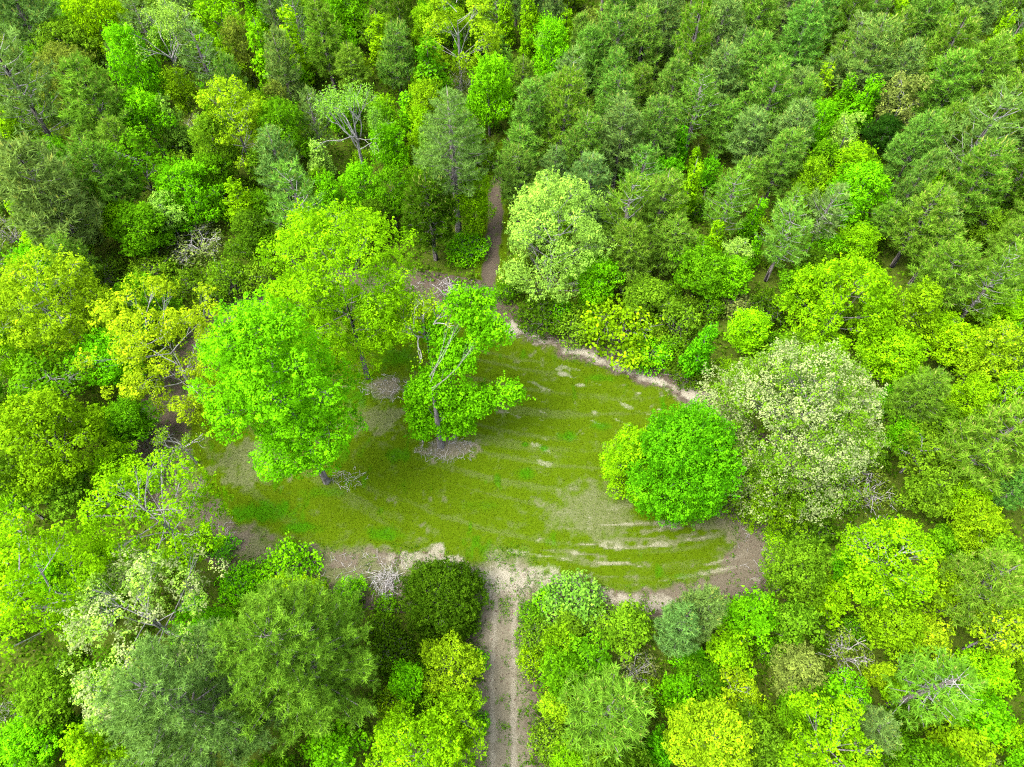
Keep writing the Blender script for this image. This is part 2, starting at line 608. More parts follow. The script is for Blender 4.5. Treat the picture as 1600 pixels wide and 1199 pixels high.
def lobes_for(rng, r, a, shape, lobe_r, n, gap):
    """(centre, radius) of each lobe of a crown; z runs from -a to a"""
    prof = PROFILE[shape]
    out = []
    ts = np.linspace(.04, .96, 60)
    w = np.array([prof(t) + .10 for t in ts])
    w /= w.sum()
    k0 = rng.uniform(0, 6.28)
    cdf = np.cumsum(w)
    for i in range(n):
        t = float(np.interp((i + rng.uniform(.2, .8)) / n, cdf, ts))
        p = prof(t)
        ring = r * p
        lr = lobe_r * (.72 + .4 * p) * rng.uniform(.75, 1.25)
        rr = max(0.0, ring - lr * .75) * rng.uniform(1 - gap, 1.10)
        if rng.uniform() < .15:
            rr *= rng.uniform(.3, .8)
        if rng.uniform() < .14:
            lr *= .6
            rr = ring * rng.uniform(.95, 1.18)
        th = k0 + i * 2.39996 + rng.normal() * .35
        z = -a + 2 * a * t + rng.normal() * .07 * a
        z = min(z, a - lr * .6)
        out.append((np.array([rr * math.cos(th), rr * math.sin(th), z]), lr))
    if shape in ('round', 'dome', 'egg'):
        m = max(2, n // 5)
        for i in range(m):
            q = math.sqrt((i + .4) / m) * .72
            tt = np.linspace(.5, .97, 30)
            t = float(tt[int(np.argmin([abs(prof(k) - q) for k in tt]))])
            lr = lobe_r * rng.uniform(.6, 1.05)
            th = k0 * 1.7 + i * 2.39996
            out.append((np.array([q * (r - lr * .5) * math.cos(th), q * (r - lr * .5) * math.sin(th), min(-a + 2 * a * t - .35 * lr, a - .5 * lr)]), lr))
    return out


def leafy_lobes(g, rng, lobes, cl_r, leaf, dens, per, up=.55, flat=.75, slot=0, slot2=None, share2=0.0, aspect=.66, hang=0.0, soft=.30, spray=.4):
    """fill lobes with domed leaf clusters; returns the cluster centres with the lobe they belong to"""
    cl_r, per = cl_r * 1.24, per * 1.22
    cc, own = [], []
    ctr = np.mean([c for c, _ in lobes], 0)
    for i, (c, lr) in enumerate(lobes):
        m = max(3, int(dens * 4.6 * lr * lr / (cl_r * cl_r)))
        d = unit(rng.normal(size=(m * 6, 3)))
        out = unit((c - ctr)[None] * np.array([1, 1, .6]))
        d = d[d @ (out[0] * .7 + UP * .75) > -.3]
        # keep clusters apart so that dark joints stay between them
        got = [d[0]]
        for q in d[1:]:
            if len(got) >= m:
                break
            if min(((q - w) ** 2).sum() for w in got) > (1.05 * cl_r / lr) ** 2:
                got.append(q)
        d = np.array(got)
        rad = lr * rng.uniform(.70, 1.10, len(d))
        wob = 1 + .25 * np.sin(3.1 * d[:, 0] + 2.3 * d[:, 1] + i) * np.cos(2.7 * d[:, 2] + 1.7 * i)
        p = c + d * (rad * wob)[:, None] * np.array([1, 1, flat])
        cc.append(p)
        own.append(np.full(len(p), i))
    cc = np.concatenate(cc)
    own = np.concatenate(own)
    M = len(cc)
    n = np.maximum(4, rng.poisson(per, M))
    rep = np.repeat(np.arange(M), n)
    N = len(rep)
    crad = cl_r * rng.uniform(.65, 1.25, M)
    lobe_c = np.array([c for c, _ in lobes])
    outw = unit(cc - lobe_c[own])
    axis = unit(outw * .7 + UP * .8)
    h = unit(rng.normal(size=(N, 3)) + axis[rep] * .75)
    rr = crad[rep] * rng.uniform(.45, 1.0, N) ** .6
    off = h * rr[:, None] * np.array([1, 1, .72])
    P = cc[rep] + off
    nrm = unit(UP * up + h * .75 + outw[rep] * .2 + rng.normal(size=(N, 3)) * soft)
    P[:, 2] -= hang * np.linalg.norm(off[:, :2], axis=1)
    ctone = np.clip(.5 + rng.normal(size=M) * .25 + (rng.uniform(size=len(lobes)) - .5)[own] * .26, 0, 1)
    tone = np.clip(ctone[rep] + rng.normal(size=N) * .07, 0, 1)
    # shoots that stick out of the clusters and fray the outline
    sel_ = np.where(rng.uniform(size=M) < spray)[0]
    if len(sel_):
        k = max(4, int(per * .55))
        r2 = np.repeat(sel_, k)
        dr = unit(axis[sel_] * .8 + UP * .35 + rng.normal(size=(len(sel_), 3)) * .35)
        ln = crad[sel_] * rng.uniform(1.1, 2.6, len(sel_))
        tt = rng.uniform(.35, 1, len(r2))
        lat = rng.normal(size=(len(r2), 3)) * (crad[r2] * .30 * (1.25 - tt))[:, None]
        P2 = cc[r2] + np.repeat(dr, k, 0) * (np.repeat(ln, k) * tt)[:, None] + lat
        n2 = unit(UP * .55 + np.repeat(dr, k, 0) * .3 + rng.normal(size=P2.shape) * .5)
        t2 = np.clip(ctone[r2] + .10 + rng.normal(size=len(r2)) * .08, 0, 1)
        P, nrm, tone, rep = np.concatenate([P, P2]), np.concatenate([nrm, n2]), np.concatenate([tone, t2]), np.concatenate([rep, r2])
        N = len(P)
    if slot2 is not None:
        sel = (rng.uniform(size=M) + (rng.uniform(size=len(lobes)) - .5)[own] * .8) < share2
        s = sel[rep] & (rng.uniform(size=N) < .88)
        add_leaves(g, rng, P[~s], nrm[~s], leaf, aspect, tone[~s], slot)
        add_leaves(g, rng, P[s] + UP * .05, nrm[s], leaf, aspect, tone[s], slot2)
    else:
        add_leaves(g, rng, P, nrm, leaf, aspect, tone, slot)
    return cc, own


def bow(a, b, rng, sag, K=5):
    """a path from a to b that leaves steeply and bends outwards"""
    t = np.linspace(0, 1, K)[:, None]
    mid = (a + b) * .5 + np.array([0, 0, sag]) + rng.normal(size=3) * np.linalg.norm(b - a) * .07
    return (1 - t) ** 2 * a + 2 * t * (1 - t) * mid + t * t * b


def limb_geo(rng, lobes, cc, own, a, thick, twigs=10, every=1, reach=1.0, axis=None):
    """one Geo per lobe: the limb from the trunk axis and the twigs out to its clusters"""
    out = []
    for i, (c, lr) in enumerate(lobes):
        if i % every:
            continue
        g = Geo()
        hgt = np.linalg.norm(c[:2])
        z0 = np.clip(c[2] - hgt * rng.uniform(.5, .95) - .3, -a * 1.05, a * .7)
        base = np.array([0, 0, z0])
        if axis is not None:
            base = axis(z0)
        path = bow(base, c, rng, -.05 * hgt)
        add_tubes(g, path, np.linspace(thick * .8, thick * .28, 5), 5)
        idx = np.where(own == i)[0]
        if len(idx):
            pick = rng.choice(idx, min(twigs, len(idx)), replace=False)
            tp = []
            for k in pick:
                st = path[rng.integers(2, 5)]
                tp.append(bow(st, st + (cc[k] - st) * reach, rng, .0, 4))
            add_tubes(g, np.array(tp), np.linspace(thick * .24, thick * .08, 4), 3)
        out.append(g)
    return out


def join(geos):
    g = Geo()
    for q in geos:
        off = g.n
        for v, t, f, s, base in zip(q.v, q.t, q.f, q.s, np.cumsum([0] + [len(x) for x in q.v[:-1]])):
            g.add(v, f - base, t, int(s[0]) if len(s) else 0)
    return g


def skeleton(rng, r, a, levels=4, first=6, spread=.62):
    """a bare branching frame inside an ellipsoid; returns lists of (path, r0, r1, level, limb) and the tips"""
    segs, tips = [], []

    def grow(p, d, length, rad, lev, limb):
        q, K = [p], 4
        dd = d
        for _ in range(K - 1):
            dd = unit(dd + rng.normal(size=3) * .16 + UP * .05)
            q.append(q[-1] + dd * length / (K - 1))
        q = np.array(q)
        segs.append((q, rad, rad * .6, lev, limb))
        e = q[-1]
        lim = (e[0] / r) ** 2 + (e[1] / r) ** 2 + (e[2] / a) ** 2
        if lev >= levels or (lim > 1.15 and lev > 2):
            tips.append((e, dd, limb))
            return
        for k in range(rng.integers(2, 4) + (lev == 0)):
            nd = unit(dd + unit(rng.normal(size=3)) * spread + UP * .08)
            f = rng.uniform(.55, .85)
            st = q[-1] if k < 2 else q[rng.integers(1, 4)]
            grow(st, nd, length * f, rad * .58, lev + 1, limb)

    for i in range(first):
        th = i * 2.39996 + rng.normal() * .3
        el_ = rng.uniform(.35, 1.2)
        d = unit(np.array([math.cos(th) * math.cos(el_) * r, math.sin(th) * math.cos(el_) * r, math.sin(el_) * a * 1.2]))
        L = .62 * np.linalg.norm(d * np.array([r, r, a * 1.5]))
        grow(np.array([0, 0, -a * rng.uniform(.55, 1.0)]), d, L, .15, 1, i)
    E = np.array([t[0] for t in tips])
    q = np.percentile(np.sqrt((E[:, 0] / r) ** 2 + (E[:, 1] / r) ** 2 + (E[:, 2] / a) ** 2), 88)
    k = .9 / q
    segs = [(p * k, r0, r1, lev, limb) for p, r0, r1, lev, limb in segs]
    tips = [(p * k, d, limb) for p, d, limb in tips]
    return segs, tips


def crown_broad(seed, r, a, shape='round', lobe=None, n=None, cl=.36, leaf=.21, dens=1.0, per=13, gap=.22, thick=.09, twigs=10,
                up=.55, slot2=None, share2=0.0, mats=None, split=False, lobes=None, hang=0.0, reach=.9, axis=None, every=2, soft=.34, spray=.4):
    """returns (crown mesh, [limb meshes])"""
    rng = np.random.default_rng(seed)
    if lobes is None:
        lobe = lobe or .36 * min(r, a) + .25
        n = n or int(np.clip(2.3 * (2 * r * r + 4 * r * a) / (lobe * lobe * 3.0), 6, 46))
        lobes = lobes_for(rng, r, a, shape, lobe, n, gap)
    g = Geo()
    cc, own = leafy_lobes(g, rng, lobes, cl, leaf, dens, per, up=up, slot2=slot2, share2=share2, hang=hang, soft=soft, spray=spray)
    limbs = limb_geo(rng, lobes, cc, own, a, thick, twigs, every, reach, axis)
    return g, limbs


def crown_sparse(seed, r, a, levels=4, first=6, per=14, leaf=.18, fill=.75, cl=.42, rad=1.0):
    """bare frame with light leaf tufts at part of the twig tips"""
    rng = np.random.default_rng(seed)
    segs, tips = skeleton(rng, r, a, levels, first)
    gs = [Geo() for _ in range(first)]
    for q, r0, r1, lev, limb in segs:
        add_tubes(gs[limb], q, np.linspace(r0, r1, len(q)) * rad, 5 if lev < 3 else 3)
    g = Geo()
    C = np.array([t[0] for t in tips])
    D = np.array([t[1] for t in tips])
    keep = rng.uniform(size=len(C)) < fill
    C, D = C[keep], D[keep]
    M = len(C)
    n = np.maximum(2, rng.poisson(per, M))
    rep = np.repeat(np.arange(M), n)
    off = rng.normal(size=(len(rep), 3)) * cl * np.array([.6, .6, .45]) - D[rep] * (rng.uniform(0, 1, len(rep)) * cl * 1.5)[:, None]
    nrm = unit(UP * .6 + rng.normal(size=(len(rep), 3)) * .6)
    tone = np.clip(.5 + rng.normal(size=M)[rep] * .2 + rng.normal(size=len(rep)) * .12, 0, 1)
    add_leaves(g, rng, C[rep] + off, nrm, leaf, .66, tone)
    return g, gs


def crown_pine(seed, r, a, tufts=1.0, blade=.34, width=.055, whorl=.55, lift=.45, candle=.5, per=18, open_=0.0, nc=3):
    """whorled branches that curve upwards with brushes of needles and pale new shoots"""
    rng = np.random.default_rng(seed)
    g, br = Geo(), Geo()
    nz = max(5, int(2 * a / whorl))
    tb, td, ends = [], [], []
    for iz in range(nz):
        t = (iz + .5) / nz
        prof = (1 - t) ** .48 * min(1.0, .62 + 1.5 * t) + .05
        L = r * prof
        m = rng.integers(4, 7)
        th0 = rng.uniform(0, 6.28)
        for k in range(m):
            if rng.uniform() < open_:
                continue
            th = th0 + k * 2 * math.pi / m + rng.normal() * .18
            Lk = L * rng.uniform(.72, 1.12)
            if Lk < .12:
                continue
            z = -a + 2 * a * t + rng.normal() * .12
            rad = np.array([math.cos(th), math.sin(th), 0])
            K = 6
            u = np.linspace(0, 1, K)
            p = np.array([0, 0, z]) + rad * (u * Lk)[:, None]
            p[:, 2] += Lk * (lift * u ** 1.6 + .10 * u) * rng.uniform(.7, 1.3)
            add_tubes(br, p, np.linspace(.012 + .018 * Lk, .008, K), 3)
            ends.append(p[-1])
            ns = max(3, int(tufts * 8.5 * Lk))
            for s in range(ns):
                uu = rng.uniform(.12, 1.0) ** .75
                pos = np.array([np.interp(uu, u, p[:, q]) for q in range(3)])
                side = np.array([-rad[1], rad[0], 0]) * rng.normal() * .42 * (1.15 - .55 * uu) * min(1.0, Lk)
                up_ = rng.uniform(.0, .32)
                tip = pos + side + np.array([0, 0, up_])
                dirn = unit(rad * .55 + side * .9 + UP * rng.uniform(.45, 1.1) + rng.normal(size=3) * .15)
                tb.append(tip)
                td.append(dirn)
    tb.append(np.array([0, 0, a]))
    td.append(UP)
    tb, td = np.array(tb), unit(np.array(td))
    M = len(tb)
    rep = np.repeat(np.arange(M), per)
    N = len(rep)
    along = rng.uniform(-.2, .14, N)
    dd = unit(td[rep] * rng.uniform(.35, 1.1, N)[:, None] + unit(rng.normal(size=(N, 3))) * .85)
    base = tb[rep] + td[rep] * along[:, None]
    tone = np.clip(.5 + rng.normal(size=M)[rep] * .17 + rng.normal(size=N) * .08, 0, 1)
    add_needles(g, rng, base, dd, blade * rng.uniform(.7, 1.2, N), width, tone, 0)
    # pale upright shoots on the outer, upper brushes
    rr = np.linalg.norm(tb[:, :2], axis=1)
    sel = rng.uniform(size=M) < candle * np.clip(.25 + .9 * (tb[:, 2] + a) / (2 * a), 0, 1)
    P = tb[sel]
    for q in range(nc):
        d = unit(UP + td[sel] * .35 + rng.normal(size=(len(P), 3)) * .14)
        add_needles(g, rng, P + td[sel] * .05, d, rng.uniform(.18, .42, len(P)), .075, rng.uniform(0, 1, len(P)), 1)
    return g, br


def crown_shrub(seed, r, a, leaf=.14, dens=1.0, twiggy=.5, n=None, cl=.26, per=11, lift=.4):
    """many-stemmed bush: fine leaves round wandering stems, twigs showing through"""
    rng = np.random.default_rng(seed)
    n = n or int(np.clip(9 * r * r / .9, 9, 34))
    g, st = Geo(), Geo()
    lobes = []
    for i in range(n):
        th = i * 2.39996 + rng.normal() * .5
        q = math.sqrt((i + .5) / n) * rng.uniform(.8, 1.05)
        lr = (.26 * r + .14) * rng.uniform(.65, 1.25)
        z = -a + 2 * a * rng.uniform(.45, .95) * math.sqrt(max(.05, 1 - (q * .92) ** 2)) - lr * .4
        lobes.append((np.array([q * r * .86 * math.cos(th), q * r * .86 * math.sin(th), z]), lr))
    cc, own = leafy_lobes(g, rng, lobes, cl, leaf, dens * .9, per * .7, up=.45, soft=.6, spray=.6)
    # low skirt so that the bush meets the ground
    m = int(40 * r * r * dens)
    th = rng.uniform(0, 6.28, m)
    q = np.sqrt(rng.uniform(.15, 1, m)) * r * 1.02
    P = np.column_stack([q * np.cos(th), q * np.sin(th), -a + 2 * a * rng.uniform(.04, .5, m) ** 1.2])
    rep = np.repeat(np.arange(m), 7)
    P = P[rep] + rng.normal(size=(len(rep), 3)) * cl * .55
    P[:, 2] = np.maximum(P[:, 2], -a + .03)
    add_leaves(g, rng, P, unit(UP * .5 + rng.normal(size=P.shape) * .55), leaf, .62, np.clip(.45 + rng.normal(size=m)[rep] * .2, 0, 1))
    tp, rd = [], []
    for c, lr in lobes:
        b = np.array([c[0] * .25, c[1] * .25, -a])
        tp.append(bow(b, c + rng.normal(size=3) * lr * .3, rng, .3 * a))
    add_tubes(st, np.array(tp), np.linspace(.035, .014, 5), 4)
    k = int(len(cc) * twiggy)
    if k:
        pick = rng.choice(len(cc), k, replace=False)
        tw = []
        for j in pick:
            c = lobes[own[j]][0]
            e = cc[j] + (cc[j] - c) * rng.uniform(.05, .45) + rng.normal(size=3) * .05
            tw.append(bow(c, e, rng, .05, 4))
        add_tubes(st, np.array(tw), np.linspace(.013, .006, 4), 3)
    return g, st


def trunk_mesh(seed, name, mat):
    rng = np.random.default_rng(seed)
    g = Geo()
    z = np.array([0, .02, .06, .15, .3, .5, .7, .85, 1.0])
    p = np.column_stack([np.cumsum(rng.normal(size=9) * .006), np.cumsum(rng.normal(size=9) * .006), z])
    p[:2, :2] = 0
    rr = np.array([1.7, 1.3, 1.05, .95, .82, .66, .46, .28, .10])
    p[:, :2] *= 22      # sideways wander is scaled with the trunk radius
    add_tubes(g, p, rr, 8)
    return g.mesh(name, [mat], True)


TRUNKS = {k: [trunk_mesh(10 + i, 'trunk', m) for i in range(3)] for k, m in (('b', M_BARK), ('w', M_PALEBARK), ('p', M_PINEBARK))}

# ------------------------------------------------------------------ shared variants: (radius, half height, crown mesh, branchwork mesh)
VAR = {}


def variant(kind, r, a, geo, br, lm, bm):
    VAR.setdefault(kind, []).append((r, a, geo.mesh('crown', lm), br.mesh('branchwork', [bm], True)))


for i in range(6):
    g_, l_ = crown_broad(100 + i, 1.5, 1.9, 'egg', lobe=.55, n=16, cl=.22, leaf=.15, per=10, thick=.03, gap=.55, twigs=5, spray=.7)
    variant('round', 1.5, 1.9, g_, join(l_), [M_LEAF], M_BARK)
for i in range(5):
    g_, l_ = crown_broad(120 + i, 2.7, 3.0, ('round', 'egg', 'dome')[i % 3], lobe=.85, n=26, cl=.28, leaf=.175, per=11, thick=.04, gap=.5, dens=1.0 - .1 * (i % 3), twigs=6, spray=.6)
    variant('round', 2.7, 3.0, g_, join(l_), [M_LEAF], M_BARK)
for i in range(3):
    g_, l_ = crown_broad(140 + i, 4.2, 4.0, ('round', 'dome')[i % 2], lobe=1.15, n=34, cl=.34, leaf=.2, per=12, thick=.06, gap=.45, dens=.95, twigs=7, spray=.5)
    variant('round', 4.2, 4.0, g_, join(l_), [M_LEAF], M_BARK)
for i in range(4):
    g_, l_ = crown_broad(160 + i, 2.2, 2.4, 'round', lobe=.8, n=13, cl=.28, leaf=.18, per=10, thick=.055, gap=.1, dens=.75, twigs=8, reach=1.0)
    variant('open', 2.2, 2.4, g_, join(l_), [M_LEAF], M_PALEBARK)
for i in range(5):
    g_, l_ = crown_broad(180 + i, .95, 3.0, 'spire', lobe=.42, n=30, cl=.22, leaf=.18, per=9, thick=.03, gap=.3, dens=.85, twigs=3)
    variant('spire', .95, 3.0, g_, join(l_), [M_LEAF], M_BARK)
for i in range(3):
    g_, l_ = crown_broad(190 + i, 1.5, 3.2, 'cone', lobe=.52, n=40, cl=.24, leaf=.18, per=9, thick=.035, gap=.3, dens=.9, twigs=3)
    variant('cone', 1.5, 3.2, g_, join(l_), [M_LEAF], M_BARK)
for i in range(4):
    g_, l_ = crown_sparse(200 + i, 2.2, 2.4, per=8, leaf=.16, fill=.8, rad=.55)
    variant('sparse', 2.2, 2.4, g_, join(l_), [M_LEAF], M_PALEBARK)
for i in range(8):
    g_, b_ = crown_pine(220 + i, 2.1, 3.4, tufts=1.0 + .12 * (i % 3), candle=(.75, .5, .35)[i % 3], lift=(.45, .6, .35)[i % 3])
    variant('pine', 2.1, 3.4, g_, b_, [M_NEEDLE, M_CANDLE], M_BARK)
for i in range(3):
    g_, b_ = crown_pine(240 + i, 1.9, 3.0, tufts=.62, candle=.25, lift=.55, per=16, open_=.12)
    variant('thinpine', 1.9, 3.0, g_, b_, [M_NEEDLE, M_CANDLE], M_PALEBARK)
for i in range(5):
    g_, s_ = crown_shrub(260 + i, 1.5, 1.15, twiggy=.35)
    variant('shrub', 1.5, 1.15, g_, s_, [M_SHRUB], M_BARK)
for i in range(3):
    g_, s_ = crown_shrub(270 + i, .8, .6, twiggy=.25, leaf=.12, cl=.2)
    variant('shrub', .8, .6, g_, s_, [M_SHRUB], M_BARK)
for i in range(4):
    g_, s_ = crown_shrub(280 + i, 1.5, 1.15, twiggy=1.0, dens=.5, per=8, leaf=.12)
    variant('twiggy', 1.5, 1.15, g_, s_, [M_SHRUB], M_STICK)

PAL = dict(
    lime=(0.0977, 0.2497, 0.0013),
    yellow=(0.1261, 0.2412, 0.0040),
    gold=(0.1610, 0.2663, 0.0049),
    pale=(0.1418, 0.2800, 0.0307),
    mint=(0.0926, 0.2284, 0.0179),
    green=(0.0447, 0.1498, 0.0020),
    emerald=(0.0400, 0.1890, 0.0016),
    vivid=(0.0625, 0.2416, 0.0013),
    olive=(0.0627, 0.1535, 0.0047),
    dark=(0.0295, 0.0786, 0.0024),
    deep=(0.0097, 0.0419, 0.0031),
    pine=(0.0695, 0.1770, 0.0162),
    greypine=(0.0796, 0.1649, 0.0290),
    olivepine=(0.0727, 0.1703, 0.0103),
    brown=(0.0733, 0.1219, 0.0112),
    grey=(0.0956, 0.1434, 0.0267),
    yolive=(0.0825, 0.1898, 0.0024),
)
WORDS = dict(
    lime='lime green', yellow='yellow-green', gold='golden yellow', pale='pale cream-green', mint='pale mint green', green='mid green',
    emerald='emerald green', vivid='vivid green', olive='olive green', dark='dark green', deep='blackish green', pine='pine green', greypine='grey-green',
    olivepine='olive-tinged', brown='brownish', grey='dull greyish', yolive='yellowish olive')
KIND = dict(round=('broadleaf_tree', 'tree', 'broadleaf tree', 'broadleaf trees of the woods'),
            open=('broadleaf_tree', 'tree', 'open-crowned tree', 'broadleaf trees of the woods'),
            sparse=('sparse_tree', 'tree', 'thinly leaved tree', 'thinly leaved trees of the woods'),
            spire=('slender_sapling', 'tree', 'slender sapling', 'slender saplings of the woods'),
            cone=('slender_sapling', 'tree', 'conical sapling', 'slender saplings of the woods'),
            pine=('pine_tree', 'pine', 'young pine', 'pines of the woods'),
            thinpine=('pine_tree', 'pine', 'bare-armed pine', 'pines of the woods'),
            shrub=('shrub', 'shrub', 'shrub', 'shrubs under and between the trees'),
            twiggy=('shrub', 'shrub', 'twiggy shrub', 'shrubs under and between the trees'))
CLEAR = dict(round=1.8, open=2.6, sparse=2.6, spire=.8, cone=.7, pine=2.6, thinpine=3.0, shrub=0.0, twiggy=0.0)

TREES = []      # every plant: dict(root, kind, col, x, y, r, a, top, label, mark)
PR = np.random.default_rng(4)


def size_from_pixels(u, v, w, h, kind, clear, z=None, grow=True):
    """world centre, radius and half height of a crown seen at a pixel with a pixel size"""
    dirv = unit(ray(u, v))
    se, ce = -dirv[2], math.hypot(dirv[0], dirv[1])
    zc = 6.0 if z is None else z
    lo, hi = {'spire': (2.2, 5.0), 'cone': (1.5, 3.2), 'pine': (1.25, 1.9), 'thinpine': (1.3, 2.0), 'shrub': (.45, .95), 'twiggy': (.45, .95)}.get(kind, (.75, 1.7))
    for _ in range(6):
        p, t = ground_at(u, v, zc)
        f = {'pine': 1.32, 'thinpine': 1.25}.get(kind, 1.12) if grow else 1.0
        r = .5 * w * t / FPX * f
        hh = .5 * h * t / FPX * f
        a2 = (hh * hh - (r * se) ** 2) / max(ce * ce, .02)
        a = math.sqrt(max(a2, 0))
        a = min(max(a, lo * r), hi * r)
        if z is None:
            zc = clear + a
    return p, r, a


def plant(kind, x, y, r, a, clear, col, label=None, mark=None, name=None, crown=None, limbs=None, trunk='b', trunk_r=None, rot=None, tint=.10, group=None, cat=None, bare_top=.34):
    nm, ct, noun, grp = KIND[kind]
    root = bpy.data.objects.new(name or nm, None)
    root.empty_display_size = .3
    root.location = (x, y, 0)
    COL.objects.link(root)
    tag(root, label, cat or ct, group or grp)
    base = np.array(PAL[col]) * PR.uniform(1 - tint, 1 + tint) * (1 + PR.normal(size=3) * np.array([.07, .03, .10]) * tint * 8)
    base = np.clip(base, .002, .7)
    zc = clear + a
    rot = PR.uniform(0, 6.28) if rot is None else rot
    if crown is None:
        opts = VAR[kind]
        best = sorted(opts, key=lambda o: abs(math.log(o[0] / r)) + .35 * abs(math.log(o[1] / a)) + PR.uniform(0, .45))[0]
        lean = PR.normal(size=2) * (.06 if kind not in ('shrub', 'twiggy') else .03)
        sc = (r / best[0], r / best[0], a / best[1])
        c = put('crown' if kind not in ('shrub', 'twiggy') else 'foliage', best[2], root, base)
        b = put('branchwork' if kind not in ('shrub', 'twiggy') else 'stems', best[3], root)
        for o in (c, b):
            o.location = (0, 0, zc)
            o.scale = sc
            o.rotation_euler = (*lean, rot)
    else:
        c = put('crown', crown, root, base)
        c.location = (0, 0, zc)
        for m in limbs or []:
            q = put('limb', m, root)
            q.location = (0, 0, zc)
    if kind not in ('shrub', 'twiggy'):
        H = clear + 2 * a * (bare_top if kind in ('round', 'open', 'sparse') else (.80 if kind != 'thinpine' else .70))
        tr = trunk_r or (.035 + .0165 * H) * (1.0 if kind not in ('spire', 'cone') else .7)
        key = 'p' if kind in ('pine', 'thinpine') else trunk
        t = put('trunk', TRUNKS[key][PR.integers(0, 3)], root)
        t.scale = (tr, tr, H)
        t.rotation_euler = (0, 0, PR.uniform(0, 6.28))
    TREES.append(dict(root=root, kind=kind, col=col, x=x, y=y, r=r, a=a, top=clear + 2 * a, zc=zc, label=label, mark=mark, noun=noun))
    return root


def hero(u, v, w, h, kind, col, label, mark, style, clear=None, name=None, z=None, seed=0, trunk='b', trunk_r=None, group=None, **kw):
    """a tree with a crown mesh and limbs of its own"""
    clear_ = CLEAR[kind] if clear is None else clear
    p, r, a = size_from_pixels(u, v, w, h, kind, clear_, z, kind in ('pine', 'open'))
    if z is not None:
        clear_ = max(.3, z - a)
    mats = [M_LEAF]
    bm = M_PALEBARK if trunk == 'w' else M_BARK
    if style == 'broad':
        g, limbs = crown_broad(seed, r, a, **kw)
        mats = [M_LEAF, M_CATKIN]
    elif style == 'sparse':
        g, limbs = crown_sparse(seed, r, a, **kw)
    elif style == 'pine':
        g, br = crown_pine(seed, r, a, **kw)
        limbs, mats = [br], [M_NEEDLE, M_CANDLE]
    cm = g.mesh('crown', mats)
    lm = [q.mesh('limb', [bm], True) for q in limbs if q.n]
    return plant(kind, p[0], p[1], r, a, clear_, col, label, mark, name, cm, lm, trunk, trunk_r, tint=.03, group=group)

# ------------------------------------------------------------------ the big trees round the clearing, one by one
def height_over(u, v, bu, bv):
    """height at which the sight line through (u, v) stands above the ground point seen at (bu, bv)"""
    b, _ = ground_at(bu, bv)
    d = ray(u, v)
    return CAM_H + d[2] * (b[1] / d[1])


hero(440, 612, 212, 285, 'round', 'vivid', 'tall vivid lime-green tree standing on the grass at the clearing\'s west side', 'the tall vivid lawn tree',
     'broad', z=height_over(440, 612, 535, 752), seed=1, shape='egg', lobe=1.35, n=52, cl=.34, leaf=.175, dens=.9, per=17, gap=.48, thick=.06, twigs=9)
hero(537, 462, 240, 262, 'round', 'lime', 'broad lime-green oak at the top edge of the lawn with pale dead twigs poking out', 'the broad lime-green oak',
     'broad', z=height_over(537, 462, 590, 590), seed=2, shape='round', lobe=1.7, n=46, cl=.36, leaf=.17, dens=.82, per=17, gap=.48, thick=.06, twigs=10, reach=1.02)
hero(664, 510, 110, 150, 'sparse', 'yellow', 'half-bare tree with white forked branches standing behind the ragged emerald tree', 'the half-bare tree',
     'sparse', z=12.0, seed=3, levels=6, first=7, per=15, leaf=.20, fill=.75, cl=.5, trunk='w', trunk_r=.15, rad=.7)
hero(1064, 730, 168, 182, 'round', 'emerald', 'round dense emerald-green tree standing alone on the lawn', 'the round emerald lawn tree',
     'broad', clear=.9, seed=5, shape='round', lobe=1.25, n=62, cl=.30, leaf=.15, dens=1.15, per=16, gap=.32, spray=.9, thick=.06, twigs=6, hang=.25, up=.4)
hero(992, 728, 92, 170, 'round', 'lime', 'yellowish-green tree tucked against the lawn side of the dense emerald tree', 'the yellowish lawn tree',
     'broad', clear=.5, seed=55, shape='round', lobe=.9, n=34, cl=.28, leaf=.16, dens=1.0, per=13, gap=.1, thick=.06, twigs=6)
hero(1245, 655, 292, 280, 'round', 'olive', 'largest tree, an olive oak frosted with cream-white catkins beside the lawn', 'the cream-flowered oak',
     'broad', clear=2.0, seed=6, shape='dome', lobe=1.45, n=84, cl=.40, leaf=.155, dens=1.0, per=19, gap=.3, thick=.06, twigs=12, slot2=1, share2=.46)
hero(1196, 762, 128, 80, 'round', 'yolive', 'low yellowish-olive tree below the cream-flowered oak at the lawn edge', 'the low olive tree',
     'broad', clear=.6, seed=66, shape='dome', lobe=.95, n=24, cl=.30, leaf=.17, dens=.75, per=11, gap=.2, thick=.06, twigs=8)
hero(1318, 470, 170, 135, 'round', 'lime', 'bright yellow-lime domed tree behind the cream-flowered oak', 'the bright lime dome',
     'broad', clear=2.2, seed=7, shape='dome', lobe=1.25, n=34, cl=.34, leaf=.2, dens=1.15, per=14, gap=.15, thick=.06, twigs=6)
hero(1428, 490, 72, 112, 'round', 'yolive', 'pale olive-lime tree pressed against the bright yellow-lime dome on its right', 'the pale olive-lime tree',
     'broad', clear=2.0, seed=77, shape='dome', lobe=.95, n=20, cl=.30, leaf=.18, dens=1.0, per=13, gap=.15, thick=.07, twigs=5)
hero(864, 376, 158, 195, 'round', 'pale', 'pale lime oak in new leaf standing where the forest trail meets the clearing', 'the pale lime oak',
     'broad', z=7.6, seed=8, shape='egg', lobe=1.15, n=46, cl=.32, leaf=.19, dens=.85, per=12, gap=.2, thick=.06, twigs=12, reach=1.03, trunk='w')
